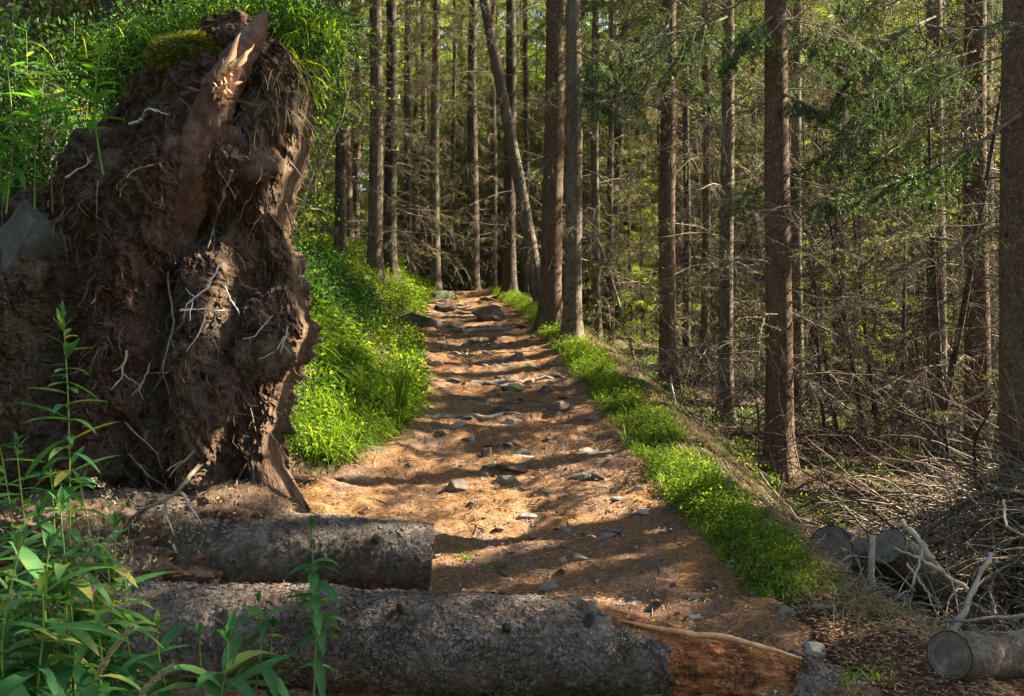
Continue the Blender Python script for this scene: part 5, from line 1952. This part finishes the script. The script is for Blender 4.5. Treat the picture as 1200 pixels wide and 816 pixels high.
fireweed((68, 366), (90, 830), 3.0, "tallest fireweed in the lower left, its tip rising before the root plate", 84, .150, .021)
fireweed((370, 612), (366, 825), 3.3, "fireweed standing alone before the long log, tallest of those in the middle", 44, .105, .024, .5)
fireweed((190, 728), (192, 840), 3.1, "short fireweed with a leafy tip, left of the broad leaved ones", 20, .13, .024, .45)
fireweed((262, 748), (262, 850), 2.9, "low fireweed with the broadest fan of leaves at the bottom edge", 16, .22, .032, .3)
fireweed((298, 700), (303, 835), 3.2, "fireweed with a pointed tip just left of the lone one", 22, .12, .030, .5)
fireweed((322, 732), (318, 835), 3.25, "thin small fireweed tucked close to the lone one", 16, .10, .024, .5)
fireweed((236, 744), (240, 850), 3.05, "small narrow leaved fireweed left of the broad fan", 14, .13, .022, .3)
for tp, bs, Y, nl in [((12, 690), (10, 850), 2.7, 24), ((40, 600), (48, 850), 2.9, 34), ((58, 560), (60, 850), 3.2, 36), ((22, 520), (24, 850), 3.1, 38), ((100, 640), (108, 850), 3.05, 28), ((128, 660), (136, 850), 3.2, 26), ((-12, 590), (-8, 850), 2.9, 34), ((150, 700), (150, 850), 3.15, 22), ((80, 690), (84, 850), 2.75, 22), ((30, 740), (30, 850), 2.6, 18), ((110, 745), (112, 850), 2.8, 18), ((60, 640), (64, 850), 2.65, 28), ((15, 640), (20, 850), 2.5, 24), ((75, 590), (80, 850), 2.8, 30), ((-5, 480), (-4, 850), 3.1, 36), ((45, 690), (46, 850), 2.5, 24), ((130, 610), (140, 850), 3.3, 26), ((95, 560), (100, 850), 3.3, 30)]:
    fireweed(tp, bs, Y, "dark leaved fireweed in the dense clump at the lower left corner", nl, .17, .027, .45, group="fireweed clump in the lower left corner", from_=.05)
fireweed((116, 62), (120, 205), 4.75, "bright fireweed with spread leaves in front of the dark gap left of the snapped root", 20, .19, .034, .25, 'fireweed_sun_tint', r=.006)
fireweed((52, 74), (40, 245), 4.8, "bright fireweed with a withered flower head, second from the left edge above the boulder", 24, .17, .030, .3, 'fireweed_sun_tint', r=.005)
fireweed((10, 78), (8, 250), 4.7, "yellowish fireweed at the very left edge above the boulder", 26, .17, .030, .4, 'fireweed_sun_tint', r=.005)
fireweed((-14, 120), (-12, 250), 4.75, "half cut fireweed just leaving the left edge above the boulder", 20, .13, .024, .4, 'fireweed_sun_tint')
fireweed((28, 30), (30, 200), 5.5, "tall fireweed in shade behind the lit ones above the boulder", 26, .14, .026, .4)
fireweed((84, 20), (78, 180), 5.6, "shaded fireweed reaching the top edge behind the spread-leaved one", 26, .14, .026, .4)


def panicle(pxs, Y, label, n_br=16, seed_n=9, spread=.09):
    pts = np.array([at(u, v, Y) for u, v in pxs])
    C = resample(pts, 24)
    t = thing("seeding_grass", label, "grass", tuple(pts[0]))
    mb = MB()
    capped_tube(mb, C, .0022 * np.linspace(1, .4, 24), 5)
    build_at(mb, "stalk", M['grass_dry'], pts[0], t)
    mb = MB()
    i = RNG.integers(11, 24, n_br)
    d = nrm(RNG.normal(size=(n_br, 3)) + [.5, 0, -.1])
    ln = spread * RNG.uniform(.4, 1.1, n_br)[:, None]
    c = np.stack([C[i], C[i] + d * ln * .5 + [0, 0, .01], C[i] + d * ln], 1)
    V, F = tubes(c, np.full((n_br, 3), .0009), 3)
    mb.add(V, F, 0)
    k = seed_n
    f = RNG.uniform(.3, 1.05, (n_br, k, 1))
    P = (c[:, :1] * (1 - f) + c[:, 2:] * f).reshape(-1, 3) + RNG.normal(size=(n_br * k, 3)) * .008
    V, F = leaves(P, rdir(len(P)), rdir(len(P)), .011 + .006 * RNG.random(len(P)), .007, .4)
    mb.add(V, F, 1)
    V, F = leaves(P, rdir(len(P)), rdir(len(P)), .010, .006, .4)
    mb.add(V, F, 1)
    build_at(mb, "seed_head", [M['grass_dry'], M['seed']], pts[0], t)


panicle([(60, 850), (75, 700), (100, 600), (135, 590), (150, 610)], 2.9, "dry grass nodding right with pale seeds beside the tallest fireweed, upper spray", 20)
panicle([(40, 830), (60, 680), (90, 630), (130, 640), (165, 660)], 2.88, "dry grass with pale seeds beside the tallest fireweed, middle spray hanging farthest right", 22)
panicle([(50, 850), (66, 740), (90, 680), (122, 680), (138, 705)], 2.86, "dry grass with pale seeds beside the tallest fireweed, lowest spray", 16)
panicle([(62, 250), (58, 150), (55, 110), (52, 95)], 4.7, "faded brown seed head among the bright fireweed above the boulder", 12, 7, .07)


def plume(pxs, Y, label):
    pts = np.array([at(u, v, Y) for u, v in pxs])
    C = resample(pts, 30)
    t = thing("plume_grass", label, "grass", tuple(pts[0]))
    mb = MB()
    capped_tube(mb, C, .0022 * np.linspace(1, .4, 30), 5)
    build_at(mb, "stalk", M['grass_dry'], pts[0], t)
    n = 420
    f = .45 + .55 * RNG.random(n)
    P = np.stack([np.interp(f, np.linspace(0, 1, 30), C[:, k]) for k in range(3)], -1)
    T = nrm(pts[-1] - pts[-2])
    w = .011 * np.sin(np.pi * np.clip((f - .42) / .6, 0, 1)) ** .6
    D = nrm(T + rdir(n) * .5)
    V, F = leaves(P + rdir(n) * w[:, None] * .6, D, rdir(n), .012 + .006 * RNG.random(n), .0035, .3)
    mb = MB(); mb.add(V, F)
    build_at(mb, "plume", M['seed'], pts[0], t)


plume([(92, 860), (108, 800), (132, 760), (155, 736)], 2.7, "pale feathery grass plume at the bottom edge right of the tallest fireweed")
plume([(150, 860), (165, 812), (182, 795), (200, 782)], 2.65, "pale feathery grass plume lower right of the other plume at the bottom edge")
plume([(-20, 850), (-8, 790), (8, 772), (20, 768)], 2.7, "cream seed plume cut by the left edge near the bottom corner")


# shrubs behind and above the root plate
def shrub(px, py, Y, h, w, label, mat, n=1100, L=.05, W=.026):
    X = (px - 600) / F_PX * Y
    z0 = float(ground_z(X, Y)) - .03
    top = at(px, py, Y)[2]
    h = max(top - z0, h)
    t = thing("shrub", label, "shrub", (X, Y, z0))
    mb = MB()
    ends = []
    for k in range(9):
        q = wander([0, 0, 0], [RNG.normal() * .35, RNG.normal() * .35, 1], h * RNG.uniform(.7, 1.0), 9, .12, 0)
        capped_tube(mb, q, .010 * np.linspace(1, .25, 9), 5)
        ends.append(q)
        for _ in range(4):
            i = RNG.integers(3, 8)
            s = wander(q[i], RNG.normal(size=3) + [0, 0, .4], w * RNG.uniform(.4, .8), 6, .15, 0)
            capped_tube(mb, s, .005 * np.linspace(1, .3, 6), 4)
            ends.append(np.concatenate([s, s[2:]]))
    mb.build("stem", M['twig'], t)
    pool = np.concatenate([e[3:] for e in ends])
    P = pool[RNG.integers(0, len(pool), n)] + RNG.normal(size=(n, 3)) * w * .14
    V, F = leaves(P, rdir(n) + [0, -.2, -.15], np.array([[0, 0, 1.0]]) * .7 + rdir(n) * .7, L * RNG.uniform(.6, 1.3, n), W * RNG.uniform(.7, 1.2, n), .2)
    mb = MB(); mb.add(V, F)
    mb.build("foliage", M[mat], t, smooth=False)


shrub(40, -5, 6.6, 1.2, .7, "dark leafy shrub in the upper left corner behind the fireweed", 'bilberry_shade', 2200, .055, .03)
shrub(150, 10, 6.7, 1.0, .7, "leafy green shrub behind the left shoulder of the root plate", 'bilberry_shade', 2200)
shrub(240, -8, 8.6, 1.0, .7, "green shrub above the moss cushion on the root plate", 'bilberry', 2200, .035, .022)
shrub(312, 0, 8.8, .9, .7, "bright small leaved shrub behind the tip of the snapped root", 'bilberry', 2200, .035, .022)
shrub(95, 70, 6.3, .8, .5, "low shrub deep in the shaded gap left of the plate", 'bilberry_shade', 1500)
#shrub(382, 190, 8.3, .5, .4, "small shrub showing between the root plate and the left bank spruces", 'bilberry', 900, .035, .022)

# ------------------------------------------------------------------ dead wood on the right
# heap of dry brushwood: nobody could count its twigs
def sticks(n, fx, fy, fz, lmin, lmax, r0, dvec, jit, sag, rng=RNG, npt=7, sd=4):
    P0 = np.stack([fx(n), fy(n), fz(n)], -1)
    d = nrm(np.asarray(dvec) + rng.normal(size=(n, 3)) * jit)
    L = rng.uniform(lmin, lmax, n)[:, None]
    pts = [P0]
    for k in range(npt - 1):
        d = nrm(d + rng.normal(size=(n, 3)) * .15 + np.array([0, 0, sag]))
        pts.append(pts[-1] + d * L / (npt - 1))
    Rr = (r0 * rng.uniform(.45, 1.3, n))[:, None] * np.linspace(1, .3, npt)[None]
    return tubes(np.stack(pts, 1), Rr, sd)


def heap_z(X, Y):
    return ground_z(X, Y) + 1.15 * np.exp(-((X - 3.9) / 1.15) ** 2 - ((Y - 6.3) / 1.0) ** 2)


mb = MB()
n = 2100
Xh = 2.75 + 2.4 * RNG.random(n) ** .8
Yh = 5.5 + 1.8 * RNG.random(n)
Zh = heap_z(Xh, Yh) - .35 * RNG.random(n) + .06
i3 = lambda a: (lambda m: a[:m])
V, F = sticks(n, i3(Xh), i3(Yh), i3(Zh), .3, 1.1, .0062, (-.7, -.25, .14), .5, -.08)
mb.add(V, F, 0)
m = 1100
V, F = sticks(m, i3(Xh[::-1]), i3(Yh[::-1]), i3(Zh[::-1] + .04), .15, .6, .0035, (.1, -.3, .35), .9, -.06)
mb.add(V, F, 1)
n = 420
Xh = 1.75 + 1.7 * RNG.random(n)
Yh = 4.7 + .9 * RNG.random(n)
Zh = ground_z(Xh, Yh) + .16 * RNG.random(n)
V, F = sticks(n, i3(Xh), i3(Yh), i3(Zh), .15, .7, .0045, (-.6, .1, .08), .6, -.10)
mb.add(V, F, 0)
n = 90
Xh = 2.3 + 2.6 * RNG.random(n)
Yh = 5.3 + 1.8 * RNG.random(n)
Zh = heap_z(Xh, Yh) - .3 * RNG.random(n) + .06
V, F = sticks(n, i3(Xh), i3(Yh), i3(Zh), .5, 1.6, .014, (-.8, -.3, .10), .4, -.05, npt=8, sd=6)
mb.add(V, F, 2)
n = 7000
Xh = 1.7 + 3.2 * RNG.random(n)
Yh = 4.5 + 2.8 * RNG.random(n)
Zh = np.where(Yh > 5.5, heap_z(Xh, Yh), ground_z(Xh, Yh)) + .02 - .2 * RNG.random(n) * (Yh > 5.6) + .03 * RNG.random(n)
V, F = leaves(np.stack([Xh, Yh, Zh], -1), rdir(n), rdir(n), .02 + .04 * RNG.random(n), .006 + .008 * RNG.random(n), .2)
mb.add(V, F, 3)
tag(mb.build("brush_heap", [M['twig_grey'], M['twig'], M['twig_dark_shade'], M['litter']]), "tangled heap of dry grey brushwood filling the lower right corner", kind='stuff')

# litter of dead twigs below the right-hand trunks
mb = MB()
n = 3000
Xh = xr(np.full(n, 8.0)) + .9 + 6.0 * RNG.random(n)
Yh = 6.2 + 8.5 * RNG.random(n)
Zh = ground_z(Xh, Yh) + .6 * RNG.random(n) ** 2
V, F = sticks(n, i3(Xh), i3(Yh), i3(Zh), .25, 1.3, .0055, (-.2, -.1, .35), .75, -.07)
mb.add(V, F, 0)
tag(mb.build("fallen_twigs", [M['twig_dark_shade']]), "dead twigs littering the dark hollow under the right-hand trunks", kind='stuff')


def pole(pxs, r, mat, label, name="stick", cat="stick", taper=.45, sides=7, jit=.004):
    pts = np.array([at(*q) for q in pxs])
    C = resample(pts, 14) + RNG.normal(size=(14, 3)) * jit
    mb = MB()
    capped_tube(mb, C, r * np.linspace(1, taper, 14) * (1 + .08 * RNG.normal(size=14)), sides)
    o = build_at(mb, name, M[mat], tuple(pts[0]))
    return tag(o, label, cat)


pole([(1022, 712, 5.2), (1021, 670, 5.2), (1022, 628, 5.2)], .019, 'wood_pale', "upright pale stake of bare wood in front of the brown log behind it", "stake", "stake", .9, 6, .002)
pole([(1032, 716, 5.15), (1022, 700, 5.15), (1009, 676, 5.15)], .017, 'wood_pale', "short split pale stake leaning left at the foot of the upright one", "stake", "stake", .8, 5, .002)
pole([(1094, 656, 5.25), (1078, 634, 5.35), (1057, 611, 5.5)], .018, 'wood_pale', "pale thick stick slanting up left behind the brown log", taper=.9)
pole([(1115, 741, 4.7), (1132, 712, 4.75), (1148, 675, 4.8), (1162, 648, 4.85)], .016, 'wood_pale', "long pale stick leaning right above the sawn log in the brush", taper=.7)
pole([(1132, 691, 5.1), (1105, 670, 5.1), (1078, 655, 5.1), (1050, 643, 5.1)], .014, 'wood_pale', "bare light branch lying over the brown log, falling to the right")
pole([(998, 636, 5.6), (1005, 622, 5.6), (1012, 612, 5.6)], .010, 'wood_pale', "short tan peg between the two logs behind the stake")
pole([(1166, 718, 4.9), (1163, 704, 4.9), (1160, 694, 4.9)], .009, 'wood_pale', "small upright pale peg right of the long leaning stick")
pole([(1205, 720, 4.6), (1150, 726, 4.6), (1090, 730, 4.65), (1040, 740, 4.7)], .012, 'twig_grey', "long grey stick lying level across the brush, upper one of two")
pole([(1210, 742, 4.5), (1150, 744, 4.5), (1080, 745, 4.5)], .012, 'twig_grey', "long grey stick lying level across the brush, lower one of two")
pole([(1085, 640, 5.0), (1068, 690, 4.9), (1045, 705, 4.9)], .007, 'wood_pale', "thin bright twig crossing below the light branch on the brown log")
pole([(1062, 660, 5.0), (1085, 690, 4.9), (1098, 722, 4.8)], .007, 'wood_pale', "thin bright twig slanting down right under the light branch")
pole([(1175, 585, 5.4), (1178, 615, 5.2), (1200, 628, 5.0), (1230, 632, 4.9)], .009, 'wood_pale', "hooked sunlit twig on top of the brush at the right edge")
pole([(1200, 808, 4.2), (1170, 785, 4.25), (1140, 760, 4.3), (1120, 742, 4.35)], .011, 'wood_pale', "smooth grey stick sloping down right in front of the sawn log")
pole([(945, 650, 5.5), (955, 640, 5.5), (968, 626, 5.5)], .008, 'wood_pale', "short bright stick at the outer edge of the verge")
pole([(888, 552, 7.0), (910, 580, 6.6), (945, 618, 6.2)], .009, 'twig', "thin brown stick lying down the slope below the stoutest spruce")
pole([(752, 455, 11.6), (738, 400, 12.2), (712, 310, 13.0), (700, 280, 13.3)], .022, 'bark_grey', "slender dead pole leaning left between the twin spruces and the verge spruce", "leaning_pole", "pole", .6)
pole([(808, 518, 8.0), (818, 510, 8.0), (824, 495, 8.0), (822, 485, 8.0)], .024, 'cut_wood', "curved dead root horn standing on the verge before the hollow", "dead_root", "root", .5)
pole([(795, 490, 9.0), (790, 465, 9.1), (786, 440, 9.2)], .012, 'wood_pale', "bleached thin stick at the foot of the straight verge spruce")
pole([(1128, 475, 8.6), (1150, 462, 8.5), (1163, 450, 8.4)], .018, 'wood_pale', "bright broken stick caught before the reddish trunk near the right edge")


def cut_log(pxs, r, label, cap_end=0):
    pts = np.array([at(*q) for q in pxs])
    mb, P, C, T = log_mesh(pts, [r] * len(pts), 90, 48, 5 + r * 40, amp=.014)
    t = thing("log_piece", label, "log", tuple(pts[0]))
    build_at(mb, "bark", M['log'], pts[0], t)
    build_at(end_cap(P[0], C[0], -T[0], seed=r * 90), "cut_end", M['cut_end'], pts[0], t)
    build_at(end_cap(P[-1], C[-1], T[-1], seed=r * 50), "cut_end", M['cut_end'], pts[0], t)


cut_log([(972, 645, 5.7), (1020, 668, 6.0), (1080, 690, 6.3)], .15, "grey sawn log end sticking out beside the verge, left of the upright stake")
cut_log([(1040, 640, 5.5), (1075, 668, 5.6), (1120, 712, 5.7), (1160, 745, 5.75)], .115, "brown rounded log sloping down right behind the upright stake")
cut_log([(1112, 768, 3.88), (1160, 768, 4.1), (1240, 770, 4.4)], .095, "sawn log with its round end facing the path at the bottom right of the brush")
